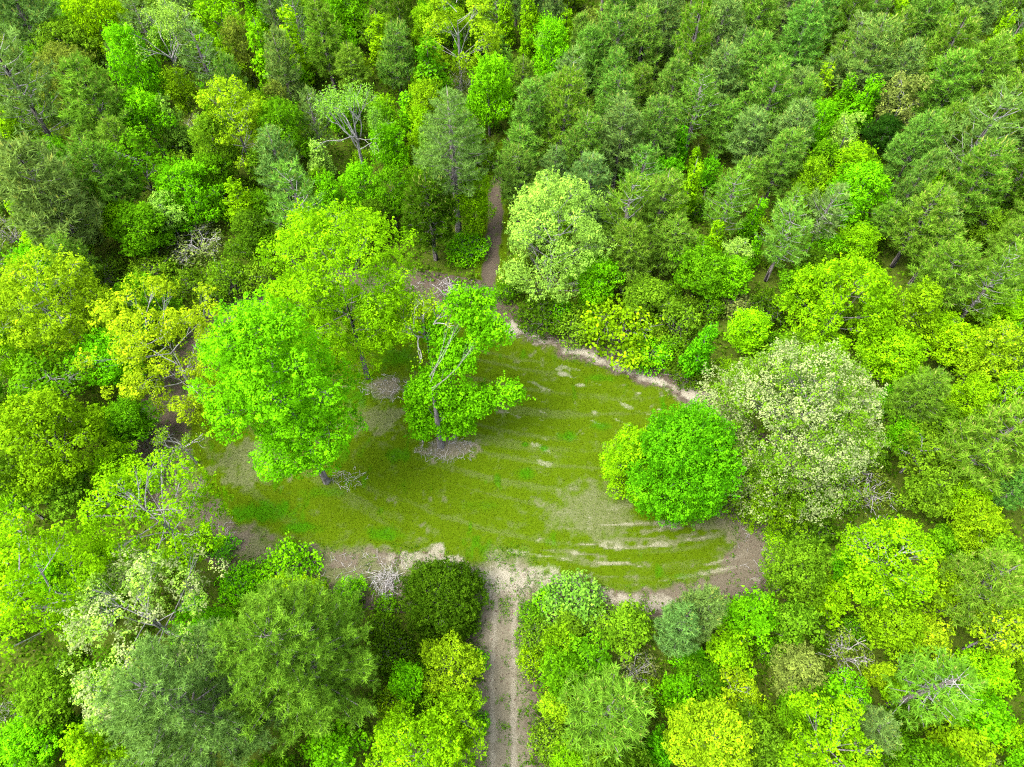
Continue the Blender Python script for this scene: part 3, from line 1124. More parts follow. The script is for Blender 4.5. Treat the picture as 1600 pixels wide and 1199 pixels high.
hero(706, 228, 136, 135, 'thinpine', 'greypine', 'tall grey-trunked pine with its bare stem showing beside the forest trail', 'the tall grey-trunked pine',
     'pine', z=height_over(706, 228, 730, 372), seed=9, tufts=.95, per=14, candle=.1, lift=.25, whorl=.55, open_=.1, trunk_r=.27, name='pine_tree')
hero(553, 196, 142, 142, 'sparse', 'mint', 'spreading pale tree with bare silver branches among the western woods', 'the silver-branched tree',
     'sparse', z=height_over(553, 196, 556, 285), seed=10, levels=6, first=8, per=18, leaf=.20, fill=1.0, cl=.6, trunk='w', trunk_r=.16, rad=.5)
hero(255, 62, 128, 128, 'sparse', 'pale', 'pale straw-coloured tree with bare white branches at the top left', 'the straw-coloured bare tree',
     'sparse', seed=11, clear=4.0, levels=6, first=9, per=14, leaf=.2, fill=.95, cl=.55, trunk='w', rad=.45, trunk_r=.14)
hero(363, 181, 128, 116, 'round', 'yellow', 'clumpy bright yellow-green oak standing alone above dark woods, upper left', 'the clumpy yellow oak',
     'broad', clear=4.0, seed=12, shape='dome', lobe=.95, n=30, cl=.32, leaf=.2, dens=.85, per=12, gap=.2, thick=.06, twigs=10, reach=1.02, trunk='w')
hero(79, 476, 172, 158, 'round', 'yellow', 'wide yellow-green oak at the left edge, above the golden tree', 'the wide yellow oak',
     'broad', clear=4.5, seed=13, shape='round', lobe=1.15, n=44, cl=.34, leaf=.2, dens=.72, per=12, gap=.25, thick=.06, twigs=12, reach=1.03, trunk='w')
hero(262, 548, 168, 200, 'open', 'gold', 'open golden-yellow oak with crooked white limbs at the clearing\'s west end', 'the open golden oak',
     'broad', z=9.0, seed=14, shape='round', lobe=1.0, n=36, cl=.33, leaf=.19, dens=.9, per=13, gap=.3, thick=.06, twigs=10, reach=1.0, trunk='w', trunk_r=.17)
hero(280, 690, 90, 70, 'sparse', 'yolive', 'small bronze-olive tree in thin leaf overhanging the west end of the lawn', 'the small bronze tree',
     'sparse', z=4.2, seed=144, levels=5, first=6, per=7, leaf=.15, fill=.8, cl=.3, trunk='w', rad=.5)
hero(222, 470, 100, 82, 'round', 'green', 'rounded leafy green tree between the wide yellow oak and the golden oak', 'the rounded green tree',
     'broad', clear=2.5, seed=15, shape='dome', lobe=.9, n=28, cl=.32, leaf=.19, dens=1.15, per=13, gap=.15, thick=.07, twigs=4)
hero(66, 682, 172, 118, 'round', 'yolive', 'broad yellowish dome of a tree at the left edge below the wide yellow oak', 'the broad yellowish dome',
     'broad', clear=4.0, seed=16, shape='dome', lobe=1.1, n=38, cl=.34, leaf=.2, dens=.95, per=13, gap=.2, thick=.06, twigs=6)
hero(233, 798, 205, 152, 'open', 'lime', 'leaning light-green tree with grey forked limbs over the lawn\'s southwest corner', 'the grey-limbed leaning tree',
     'broad', z=9.0, seed=17, shape='dome', lobe=1.0, n=32, cl=.34, leaf=.19, dens=.72, per=12, gap=.2, thick=.08, twigs=14, reach=1.0, trunk='w')
hero(218, 958, 212, 165, 'open', 'pale', 'pale cream-green tree in blossom south-west of the lawn', 'the cream blossoming tree',
     'broad', z=9.5, seed=18, shape='dome', lobe=.85, n=34, cl=.28, leaf=.16, dens=.72, per=12, gap=.2, thick=.06, twigs=14, reach=1.03, trunk='w', slot2=1, share2=.45)
hero(172, 1090, 84, 110, 'open', 'pale', 'smaller cream blossoming crown directly below the cream-green tree', 'the smaller blossoming tree',
     'broad', z=8.0, seed=188, shape='dome', lobe=.7, n=18, cl=.26, leaf=.16, dens=.75, per=12, gap=.2, thick=.06, twigs=12, trunk='w', slot2=1, share2=.5)
hero(72, 915, 165, 225, 'open', 'lime', 'large airy yellow-lime tree at the left edge beside the cream blossoming tree', 'the airy yellow-lime tree',
     'broad', z=10.0, seed=19, shape='round', lobe=1.05, n=34, cl=.34, leaf=.19, dens=.85, per=12, gap=.25, thick=.06, twigs=12, reach=1.03, trunk='w')
hero(462, 1035, 218, 215, 'pine', 'olivepine', 'wide grey-green pine dotted with yellow shoots, below the lawn\'s south edge', 'the wide yellow-dotted pine',
     'pine', z=10.5, seed=20, tufts=1.35, per=20, candle=.10, lift=.40, whorl=.5, blade=.33, width=.05)
hero(300, 1108, 218, 178, 'pine', 'greypine', 'wide blue-grey pine at the bottom edge with branches radiating like spokes', 'the spoke-branched grey pine',
     'pine', z=10.5, seed=21, tufts=1.15, per=20, candle=.05, lift=.30, whorl=.55, blade=.33, width=.05)
hero(690, 936, 132, 126, 'round', 'dark', 'dense dark green cedar beside the mouth of the dirt track', 'the dark cedar',
     'broad', clear=.2, seed=22, shape='dome', lobe=.75, n=64, cl=.22, leaf=.13, dens=1.5, per=16, gap=.06, thick=.05, twigs=3, up=.3, name='cedar_tree', group='cedars')
hero(715, 38, 132, 98, 'open', 'yellow', 'pale yellow-green oak at the top edge left of the trail', 'the pale yellow oak',
     'broad', clear=4.2, seed=23, shape='dome', lobe=1.05, n=28, cl=.33, leaf=.21, dens=.85, per=12, gap=.2, thick=.06, twigs=10, trunk='w')
hero(1112, 1158, 128, 128, 'round', 'yellow', 'dense yellow tree at the bottom edge right of the dirt track', 'the dense yellow tree',
     'broad', z=7.5, seed=24, shape='dome', lobe=.75, n=42, cl=.26, leaf=.15, dens=1.1, per=14, gap=.12, thick=.06, twigs=4)
hero(1394, 872, 140, 105, 'open', 'lime', 'bright lime fan-shaped tree with a pale slanting stem, right of the clearing', 'the lime fan-shaped tree',
     'broad', z=8.0, seed=25, shape='dome', lobe=.8, n=30, cl=.28, leaf=.17, dens=.9, per=12, gap=.2, thick=.05, twigs=8, trunk='w', trunk_r=.09)
hero(1300, 1170, 158, 90, 'round', 'lime', 'yellow-lime tree with separate leafy plumes cut by the bottom edge', 'the plumed lime tree',
     'broad', z=7.0, seed=28, shape='round', lobe=.6, n=34, cl=.25, leaf=.16, dens=.9, per=12, gap=.25, thick=.06, twigs=6)
hero(702, 1042, 100, 88, 'round', 'yellow', 'yellow-green tree overhanging the left side of the dirt track', 'the yellow-green track-side tree',
     'broad', clear=1.6, seed=30, shape='dome', lobe=.62, n=32, cl=.24, leaf=.14, dens=1.0, per=12, gap=.2, thick=.05, twigs=6)
hero(650, 1186, 170, 80, 'round', 'lime', 'lime-green tree cut by the bottom edge left of the dirt track', 'the bottom-edge lime tree',
     'broad', z=6.0, seed=31, shape='dome', lobe=.75, n=36, cl=.25, leaf=.15, dens=1.1, per=13, gap=.15, thick=.06, twigs=4)
hero(1552, 548, 92, 100, 'round', 'yellow', 'golden-lime tree at the right edge, beyond the cream-flowered oak', 'the golden-lime tree',
     'broad', clear=2.6, seed=32, shape='dome', lobe=.85, n=26, cl=.3, leaf=.18, dens=.9, per=12, gap=.2, thick=.08, twigs=8, trunk='w')
hero(1345, 300, 100, 92, 'round', 'vivid', 'full bright emerald-lime tree rising among the dark plantation pines', 'the emerald plantation tree',
     'broad', clear=2.0, seed=33, shape='dome', lobe=.95, n=30, cl=.32, leaf=.19, dens=1.1, per=13, gap=.15, thick=.08, twigs=3)


def lobed_tree(bu, bv, spec, col, label, mark, seed, trunk='b', trunk_r=.2):
    """an irregular tree: its trunk base and each bough's foliage (pixel, pixel size, height) placed on their own"""
    rng = np.random.default_rng(seed)
    b, _ = ground_at(bu, bv)
    top = max(s[4] for s in spec) + 1.5
    a = top * .5
    lobes = []
    for (u, v, w, h, z) in spec:
        p, t = ground_at(u, v, z)
        rr = .5 * w * t / FPX
        hh = .42 * h * t / FPX
        k = max(5, int(rr * hh * 4.2))
        for i in range(k):
            d = unit(rng.normal(size=3)) * rng.uniform(.2, .85) ** .6
            lobes.append((p + d * np.array([rr, min(hh, rr * 1.3), min(hh, 1.6)]) * .8 - np.array([b[0], b[1], a]), rng.uniform(.55, .95)))
    g, limbs = crown_broad(seed, 3, a, lobes=lobes, cl=.34, leaf=.2, dens=1.1, per=13, thick=.035, twigs=4, every=8)
    return plant('round', b[0], b[1], 3.0, a, 0.0, col, label, mark, None, g.mesh('crown', [M_LEAF, M_CATKIN]),
                 [q.mesh('limb', [M_PALEBARK if trunk == 'w' else M_BARK], True) for q in limbs if q.n], trunk, trunk_r, tint=.03, bare_top=.46)


lobed_tree(690, 697, [(738, 482, 95, 95, 14.5), (765, 520, 80, 70, 13.0), (712, 555, 85, 100, 10.5), (690, 605, 110, 80, 8.0), (715, 640, 80, 70, 6.0), (690, 520, 60, 80, 11.5), (745, 622, 110, 60, 6.5),
                      (795, 615, 60, 45, 7.0), (660, 660, 55, 70, 4.2), (705, 665, 60, 55, 3.2), (655, 620, 50, 60, 6.0)],
           'vivid', 'ragged emerald-green tree with boughs reaching sideways in the middle of the lawn', 'the ragged emerald tree', 41, trunk_r=.24)

# ------------------------------------------------------------------ the rest that can be told apart: tile origin, then x, y, w, h inside the tile
TILES = {
    (0, 0): [
        (100, 60, 270, 260, 'pine', 'greypine'), (310, 230, 280, 240, 'round', 'olive', 'olive green tree below the top left corner, left of a vivid tree', 'the top-left olive tree'), (450, 110, 230, 260, 'round', 'lime'), (620, 300, 210, 320, 'round', 'vivid'),
        (1030, 110, 320, 230, 'round', 'lime'), (935, 270, 190, 230, 'thinpine', 'greypine'), (1130, 230, 170, 250, 'round', 'brown'), (1230, 270, 120, 300, 'spire', 'lime'),
        (1355, 210, 120, 300, 'spire', 'lime'), (1500, 190, 170, 250, 'pine', 'olivepine'), (1560, 80, 130, 200, 'round', 'vivid'), (95, 420, 320, 400, 'thinpine', 'greypine'),
        (330, 370, 250, 240, 'round', 'brown'), (372, 610, 95, 200, 'cone', 'pale'), (455, 500, 270, 260, 'pine', 'olivepine'), (55, 640, 200, 200, 'round', 'lime'), (190, 690, 100, 90, 'open', 'pale'),
        (680, 560, 200, 240, 'round', 'vivid'), (800, 570, 100, 240, 'spire', 'mint'), (1310, 620, 220, 250, 'round', 'green'), (830, 420, 120, 160, 'round', 'yolive'),
        (650, 770, 230, 240, 'open', 'green'), (250, 770, 260, 190, 'round', 'green'), (480, 830, 240, 240, 'pine', 'olivepine'), (860, 880, 300, 240, 'round', 'vivid', 'broad vivid green tree left of the silver-branched tree', 'the broad vivid tree'),
        (230, 930, 350, 290, 'pine', 'greypine', 'wide grey-green pine on the left, above the wide yellow oak', 'the wide left-hand pine'), (1000, 690, 180, 250, 'round', 'olive'), (1300, 790, 180, 260, 'pine', 'greypine'), (500, 960, 120, 230, 'cone', 'lime'), (560, 1020, 130, 150, 'round', 'lime'),
        (115, 1040, 90, 230, 'spire', 'lime'), (180, 1130, 80, 150, 'spire', 'lime'), (335, 1100, 90, 180, 'spire', 'lime'), (670, 1060, 240, 200, 'round', 'green'), (1390, 970, 260, 320, 'thinpine', 'pine'),
        (1110, 930, 150, 150, 'cone', 'lime'), (910, 1120, 240, 140, 'twiggy', 'grey'), (1180, 1090, 220, 200, 'round', 'dark'), (770, 980, 130, 150, 'open', 'pale'),
        (30, 1060, 160, 200, 'twiggy', 'grey'), (1530, 920, 130, 220, 'round', 'vivid'), (1480, 740, 120, 160, 'cone', 'pale'), (760, 210, 120, 140, 'round', 'green'), (190, 330, 170, 200, 'round', 'green'),
        (1050, 330, 120, 160, 'round', 'lime'), (1150, 560, 120, 140, 'round', 'olive'), (560, 690, 150, 200, 'pine', 'olivepine'), (1290, 480, 110, 160, 'round', 'brown')],
    (530, 0): [
        (60, 70, 160, 200, 'round', 'vivid'), (290, 150, 120, 260, 'pine', 'dark'), (190, 190, 100, 220, 'spire', 'lime'), (420, 350, 210, 250, 'cone', 'green'), (745, 260, 120, 160, 'cone', 'mint'),
        (690, 430, 190, 270, 'round', 'vivid'), (885, 80, 110, 260, 'cone', 'lime'), (770, 90, 75, 200, 'spire', 'lime'), (985, 260, 170, 250, 'round', 'vivid', 'vivid green tree with pale topside beside the far end of the forest trail', 'the trail-end vivid tree'), (1050, 130, 75, 160, 'spire', 'lime'), (960, 190, 90, 110, 'open', 'mint'),
        (1280, 240, 200, 250, 'pine', 'pine'), (1400, 230, 180, 250, 'pine', 'pine'), (1170, 290, 170, 220, 'pine', 'pine'), (1500, 130, 200, 240, 'pine', 'greypine'), (1300, 80, 210, 180, 'pine', 'pine'),
        (880, 560, 180, 250, 'pine', 'pine'), (1040, 550, 220, 300, 'pine', 'olivepine'), (1280, 490, 190, 220, 'pine', 'pine'), (1300, 640, 210, 260, 'pine', 'greypine'), (1470, 610, 190, 230, 'pine', 'pine'),
        (1400, 820, 180, 210, 'thinpine', 'pine'), (1130, 700, 190, 240, 'pine', 'pine'), (1190, 620, 65, 150, 'spire', 'lime'), (1575, 680, 80, 190, 'spire', 'emerald', 'narrow emerald sapling standing up between pines right of the pale lime oak', 'the narrow emerald sapling'), (1520, 800, 120, 130, 'round', 'emerald'),
        (830, 830, 190, 220, 'pine', 'pine'), (230, 700, 150, 200, 'round', 'vivid'), (110, 880, 180, 200, 'round', 'vivid'), (240, 900, 150, 200, 'round', 'green'), (320, 520, 90, 160, 'spire', 'vivid'),
        (385, 600, 110, 170, 'round', 'lime'), (620, 930, 170, 230, 'round', 'lime'), (420, 990, 230, 240, 'pine', 'dark'), (590, 1140, 180, 120, 'shrub', 'vivid'), (1330, 1000, 250, 220, 'thinpine', 'olivepine'),
        (1490, 960, 210, 210, 'pine', 'olivepine'), (60, 330, 140, 160, 'pine', 'olivepine'), (560, 370, 120, 160, 'twiggy', 'brown'), (850, 380, 120, 150, 'pine', 'olivepine'), (720, 740, 110, 140, 'shrub', 'dark'),
        (1180, 110, 150, 120, 'shrub', 'brown'), (1000, 800, 130, 170, 'pine', 'greypine'), (150, 1010, 170, 130, 'round', 'dark')],
    (1060, 0): [
        (650, 410, 95, 220, 'spire', 'yellow', 'yellow-green spire-shaped sapling left of the bright emerald tree among the pines', 'the yellow spire sapling'), (855, 480, 150, 240, 'cone', 'vivid'), (760, 460, 110, 200, 'cone', 'vivid'), (775, 625, 115, 160, 'open', 'pale'), (650, 590, 130, 200, 'round', 'vivid'), (800, 770, 210, 200, 'round', 'lime'),
        (660, 740, 130, 150, 'round', 'green'), (1000, 130, 130, 220, 'cone', 'lime', 'lime conical sapling high up among the plantation pines, near the top edge', 'the lime cone by the top edge'), (1460, 210, 110, 270, 'cone', 'lime', 'tall lime conical sapling among pines in the top right corner', 'the top-right lime cone'), (720, 130, 60, 130, 'spire', 'vivid', 'very slim vivid green sapling among pines at the top of the plantation', 'the slim vivid sapling'), (1220, 80, 60, 110, 'spire', 'vivid'),
        (1030, 480, 170, 210, 'open', 'grey'), (950, 620, 150, 140, 'round', 'deep'), (1185, 840, 120, 180, 'cone', 'lime', 'lime conical sapling between olive pines right of the bright emerald tree', 'the lime cone between olive pines'), (50, 880, 90, 240, 'spire', 'lime'), (145, 820, 100, 170, 'round', 'emerald'), (350, 1010, 75, 180, 'spire', 'vivid'),
        (165, 1110, 110, 170, 'cone', 'lime', "lime conical sapling in front of the pines above the clearing's upper rim", 'the lime cone above the rim'), (275, 1160, 110, 90, 'open', 'pale'), (600, 850, 160, 220, 'round', 'yolive'), (470, 300, 90, 80, 'twiggy', 'brown'), (120, 60, 120, 140, 'cone', 'lime', "lime conical sapling at the top edge right of the trail's end", 'the trail-end lime cone'), (690, 1130, 130, 100, 'round', 'vivid'),
        (840, 1120, 170, 120, 'round', 'lime'), (1390, 650, 310, 240, 'thinpine', 'greypine', 'wide grey pine showing bare forked arms, at the right among plantation pines', 'the wide bare-armed grey pine'), (680, 990, 190, 210, 'thinpine', 'greypine'), (1090, 690, 180, 240, 'pine', 'pine'), (1370, 860, 250, 200, 'pine', 'olivepine'), (1540, 1130, 160, 130, 'pine', 'olivepine'),
        (60, 240, 180, 300, 'pine', 'olivepine'), (190, 160, 190, 240, 'pine', 'greypine'), (350, 140, 200, 240, 'pine', 'olivepine'), (560, 200, 200, 260, 'pine', 'pine'), (870, 280, 220, 240, 'pine', 'greypine'), (640, 90, 170, 170, 'pine', 'pine'),
        (180, 380, 190, 230, 'pine', 'greypine'), (350, 330, 200, 230, 'pine', 'pine'), (80, 500, 210, 250, 'thinpine', 'pine'), (420, 480, 210, 240, 'pine', 'pine'), (530, 610, 180, 210, 'pine', 'greypine'), (330, 640, 170, 200, 'pine', 'greypine'), (470, 760, 190, 220, 'pine', 'pine'),
        (1240, 250, 220, 240, 'pine', 'olivepine'), (1390, 360, 210, 240, 'pine', 'olivepine'), (1240, 430, 220, 240, 'pine', 'olivepine'), (1120, 130, 190, 200, 'pine', 'pine'), (1350, 90, 190, 180, 'pine', 'greypine'), (1500, 520, 190, 240, 'pine', 'olivepine'), (1560, 250, 110, 160, 'round', 'yolive'),
        (230, 950, 200, 220, 'thinpine', 'olivepine'), (500, 1090, 220, 210, 'thinpine', 'pine'), (1120, 1030, 220, 210, 'pine', 'olivepine'), (1190, 1150, 170, 120, 'pine', 'olivepine'), (1420, 1050, 180, 160, 'round', 'olive'), (1540, 870, 150, 190, 'pine', 'dark'), (960, 1020, 120, 140, 'pine', 'olivepine'), (300, 850, 150, 170, 'pine', 'olivepine')],
    (0, 400): [
        (520, 480, 260, 260, 'round', 'vivid'), (600, 770, 200, 190, 'round', 'green'), (40, 470, 170, 260, 'round', 'lime'), (230, 560, 300, 220, 'open', 'green'), (530, 970, 230, 170, 'round', 'lime'), (700, 60, 200, 130, 'shrub', 'olive'), (880, 130, 180, 140, 'shrub', 'dark'),
        (1050, 100, 180, 190, 'shrub', 'olive'), (1210, 90, 170, 160, 'shrub', 'olive'), (500, 90, 180, 140, 'shrub', 'dark'), (60, 1030, 200, 280, 'round', 'olive'), (290, 1060, 260, 220, 'round', 'olive'), (990, 170, 130, 120, 'shrub', 'olive'), (80, 1130, 170, 140, 'open', 'lime'), (330, 40, 180, 140, 'pine', 'olivepine')],
    (530, 400): [
        (960, 260, 230, 150, 'shrub', 'dark'), (1090, 310, 200, 150, 'shrub', 'olive'), (1300, 330, 320, 280, 'shrub', 'yolive', 'largest bush, olive-yellow, on the bank above the sandy upper rim', 'the largest bush above the rim'), (1430, 440, 200, 150, 'shrub', 'vivid'), (1560, 300, 190, 260, 'shrub', 'olive'), (780, 150, 110, 150, 'shrub', 'green'), (1190, 110, 190, 200, 'round', 'vivid'), (1180, 250, 160, 120, 'shrub', 'vivid'), (1030, 260, 120, 110, 'shrub', 'vivid'), (1410, 200, 220, 190, 'round', 'olive')],
    (1060, 400): [
        (100, 70, 240, 180, 'round', 'green'), (240, 90, 200, 180, 'round', 'vivid'), (330, 340, 190, 150, 'round', 'lime'), (30, 250, 130, 230, 'shrub', 'dark'), (250, 200, 190, 150, 'shrub', 'grey'), (110, 425, 125, 230, 'cone', 'emerald'), (640, 50, 190, 130, 'round', 'dark'), (150, 220, 140, 130, 'shrub', 'green'), (410, 250, 170, 160, 'shrub', 'dark'), (560, 140, 160, 150, 'round', 'green'), (40, 540, 140, 90, 'shrub', 'dark'),
        (1010, 470, 260, 220, 'round', 'lime'), (1290, 420, 230, 190, 'round', 'lime'), (1120, 650, 200, 220, 'pine', 'olivepine'), (1350, 660, 190, 180, 'round', 'lime'), (1540, 640, 150, 190, 'open', 'lime'), (1440, 890, 330, 320, 'pine', 'olivepine'), (1130, 900, 210, 180, 'open', 'olive'), (1290, 950, 150, 130, 'open', 'lime'), (890, 1090, 250, 190, 'twiggy', 'brown'), (1230, 100, 240, 190, 'pine', 'olivepine'), (1440, 130, 250, 210, 'thinpine', 'olivepine'),
        (950, 660, 90, 130, 'cone', 'vivid'), (1040, 830, 150, 140, 'round', 'vivid'), (1500, 260, 170, 150, 'round', 'lime'), (1210, 330, 170, 150, 'round', 'lime'), (1150, 1090, 190, 190, 'round', 'olive'), (1330, 1110, 200, 170, 'round', 'lime'), (1560, 1080, 150, 190, 'pine', 'pine'), (1230, 770, 150, 120, 'round', 'olive'), (1560, 820, 120, 140, 'round', 'olive'), (1450, 520, 160, 140, 'open', 'yellow')],
    (0, 799): [
        (960, 540, 220, 260, 'round', 'vivid'), (1320, 270, 260, 200, 'shrub', 'vivid'), (1030, 175, 110, 80, 'shrub', 'emerald'), (1120, 340, 190, 130, 'shrub', 'vivid'), (140, 1080, 260, 210, 'round', 'vivid'), (290, 1000, 150, 140, 'round', 'emerald'), (440, 1090, 200, 230, 'round', 'lime'), (240, 850, 290, 190, 'round', 'olive'), (60, 910, 150, 190, 'twiggy', 'dark'), (1540, 1120, 230, 180, 'round', 'vivid'), (1580, 480, 110, 180, 'shrub', 'vivid'), (370, 350, 170, 150, 'round', 'green'), (880, 640, 160, 140, 'round', 'vivid'), (1240, 370, 150, 110, 'shrub', 'vivid'), (800, 200, 150, 120, 'shrub', 'olive'), (900, 150, 130, 110, 'shrub', 'olive')],
    (530, 799): [
        (45, 370, 130, 170, 'shrub', 'vivid'), (220, 440, 90, 80, 'shrub', 'green'), (330, 800, 160, 180, 'round', 'vivid'), (240, 650, 190, 180, 'shrub', 'dark'), (540, 960, 260, 240, 'round', 'yolive'), (390, 930, 180, 180, 'round', 'dark'), (260, 880, 150, 130, 'shrub', 'yolive'), (620, 700, 110, 90, 'shrub', 'vivid'), (1080, 420, 250, 190, 'shrub', 'mint'), (950, 420, 110, 100, 'shrub', 'vivid'), (915, 590, 170, 150, 'shrub', 'olive'), (885, 690, 115, 150, 'shrub', 'lime'), (1020, 620, 160, 160, 'round', 'yolive'), (1150, 700, 190, 170, 'round', 'green'), (1330, 540, 210, 210, 'round', 'olive'), (1570, 540, 190, 240, 'pine', 'greypine'), (1025, 750, 180, 180, 'round', 'green'), (1230, 940, 350, 290, 'pine', 'olivepine', 'wide olive pine right of the dirt track near the bottom', 'the wide pine right of the track'), (1000, 905, 140, 110, 'round', 'yellow'), (1560, 850, 170, 190, 'round', 'vivid'), (1430, 860, 130, 170, 'shrub', 'yolive'), (985, 1060, 170, 180, 'shrub', 'olive'), (1050, 1140, 160, 110, 'round', 'lime'), (1270, 1070, 110, 80, 'open', 'yellow'), (1480, 1110, 150, 160, 'round', 'emerald'), (1190, 520, 170, 150, 'shrub', 'olive'), (1380, 740, 190, 140, 'twiggy', 'grey'), (1200, 1140, 150, 110, 'round', 'olive'), (1060, 550, 150, 120, 'round', 'olive'), (880, 480, 90, 80, 'shrub', 'green'), (640, 980, 90, 110, 'shrub', 'vivid')],
    (1060, 799): [
        (85, 480, 200, 250, 'pine', 'greypine'), (335, 490, 220, 210, 'round', 'vivid'), (530, 530, 180, 200, 'round', 'olive'), (240, 650, 190, 160, 'round', 'lime'), (260, 830, 170, 160, 'open', 'yellow'), (330, 940, 160, 130, 'round', 'lime'), (560, 270, 250, 290, 'round', 'olive'), (600, 60, 250, 150, 'shrub', 'dark'), (810, 280, 200, 160, 'round', 'emerald'), (690, 400, 180, 150, 'round', 'lime'), (1220, 370, 200, 210, 'round', 'yolive'), (1400, 350, 290, 320, 'pine', 'olivepine'), (1490, 560, 200, 230, 'open', 'yellow'), (1010, 530, 270, 200, 'round', 'yolive'), (1170, 580, 170, 150, 'round', 'gold'), (780, 660, 230, 220, 'twiggy', 'brown', 'brown twiggy bush, barely in leaf, in the bottom right woods', 'the brown twiggy bush'), (945, 750, 100, 160, 'cone', 'yellow'), (1010, 820, 130, 130, 'round', 'lime'), (1180, 820, 330, 280, 'thinpine', 'olivepine', 'wide olive pine with exposed grey arms in the bottom right woods', 'the grey-armed pine, bottom right'), (770, 850, 190, 130, 'open', 'vivid'), (560, 740, 250, 190, 'round', 'grey'), (620, 930, 240, 180, 'round', 'green'), (600, 1130, 150, 110, 'round', 'lime'), (1410, 960, 230, 190, 'round', 'vivid'), (1550, 1050, 130, 180, 'round', 'lime'), (1300, 1110, 250, 150, 'round', 'yolive'), (1420, 750, 200, 200, 'round', 'lime'), (1560, 780, 110, 220, 'round', 'dark'), (1090, 1090, 100, 90, 'shrub', 'emerald'), (1380, 60, 230, 140, 'round', 'yolive', 'yellowish olive tree near the right edge below a big olive pine', 'the yellowish olive tree on the right'), (1570, 260, 100, 170, 'round', 'lime'), (460, 130, 110, 90, 'shrub', 'lime'), (860, 150, 190, 120, 'twiggy', 'olive'), (1240, 140, 150, 130, 'round', 'green'), (60, 690, 150, 140, 'round', 'vivid'), (110, 800, 200, 180, 'round', 'green'), (440, 1000, 150, 150, 'round', 'olive'), (330, 85, 30, 24, 'shrub', 'lime'), (890, 1010, 200, 130, 'pine', 'greypine'), (1060, 960, 150, 120, 'round', 'dark'), (420, 640, 120, 190, 'shrub', 'green'), (700, 560, 150, 130, 'shrub', 'dark'), (960, 410, 170, 130, 'round', 'vivid')],
}
KEEP = []       # pixel ellipses of the crowns placed so far; filler must not hide them
for T in list(TREES):
    u_, v_ = project((T['x'], T['y'], T['zc']))
    KEEP.append((u_, v_, FPX * T['r'] / (CAM_H + 0 - T['zc']) * .8, T['y']))
for (ox, oy), items in TILES.items():
    for (X, Y, W, Hh, kind, col, *mark) in items:
        u, v = ox + X * .3375, oy + Y * .3375
        w, h = W * .3375, Hh * .3375
        cl = CLEAR[kind]
        p, r, a = size_from_pixels(u, v, w, h, kind, cl)
        if kind == 'round' and r < 1.6:
            cl = .6
            p, r, a = size_from_pixels(u, v, w, h, kind, cl)
        if kind in ('round', 'open') and PR.uniform() < .0:
            continue
        plant(kind, p[0], p[1], r, a, cl, col, *(mark or [None, None]), trunk='w' if kind in ('open', 'sparse') else 'b')
        KEEP.append((u, v, w * .5, p[1]))
N_LISTED = len(TREES)

# ------------------------------------------------------------------ the woods between them
PXY = np.array([[t['x'], t['y'], t['r'], t['top']] for t in TREES])


def zone_mix(u, v):
    """what grows where, as seen in the photograph"""
    if u > 800 and v < 400 - .10 * (1600 - u) * .5:
        return [('pine', .86), ('thinpine', .06), ('spire', .04), ('round', .04)]
    if v < 430:
        return [('pine', .26), ('round', .50), ('spire', .14), ('thinpine', .05), ('shrub', .05)]
    if u > 1380:
        return [('pine', .25), ('round', .55), ('shrub', .15), ('spire', .05)]
    return [('round', .5), ('shrub', .38), ('twiggy', .07), ('pine', .05)]


def pick(rng, mix):
    x, s = rng.uniform(), 0
    for k, p in mix:
        s += p
        if x < s:
            return k
    return mix[0][0]


COLS = dict(pine=['pine', 'greypine', 'olivepine', 'pine', 'olivepine'], thinpine=['greypine', 'olivepine'], round=['green', 'olive', 'vivid', 'lime', 'yolive', 'dark', 'green', 'olive'],
            spire=['lime', 'vivid'], shrub=['olive', 'green', 'dark', 'yolive', 'green', 'grey'], twiggy=['grey', 'brown', 'olive'])
FR = np.random.default_rng(77)
quad = [ground_at(-90, 1290)[0], ground_at(1690, 1290)[0], ground_at(1690, -70)[0], ground_at(-90, -70)[0]]
qx0, qx1 = min(p[0] for p in quad), max(p[0] for p in quad)
qy0, qy1 = min(p[1] for p in quad), max(p[1] for p in quad)
count = {}
placed = [tuple(r) for r in PXY]
KA = np.array(KEEP)


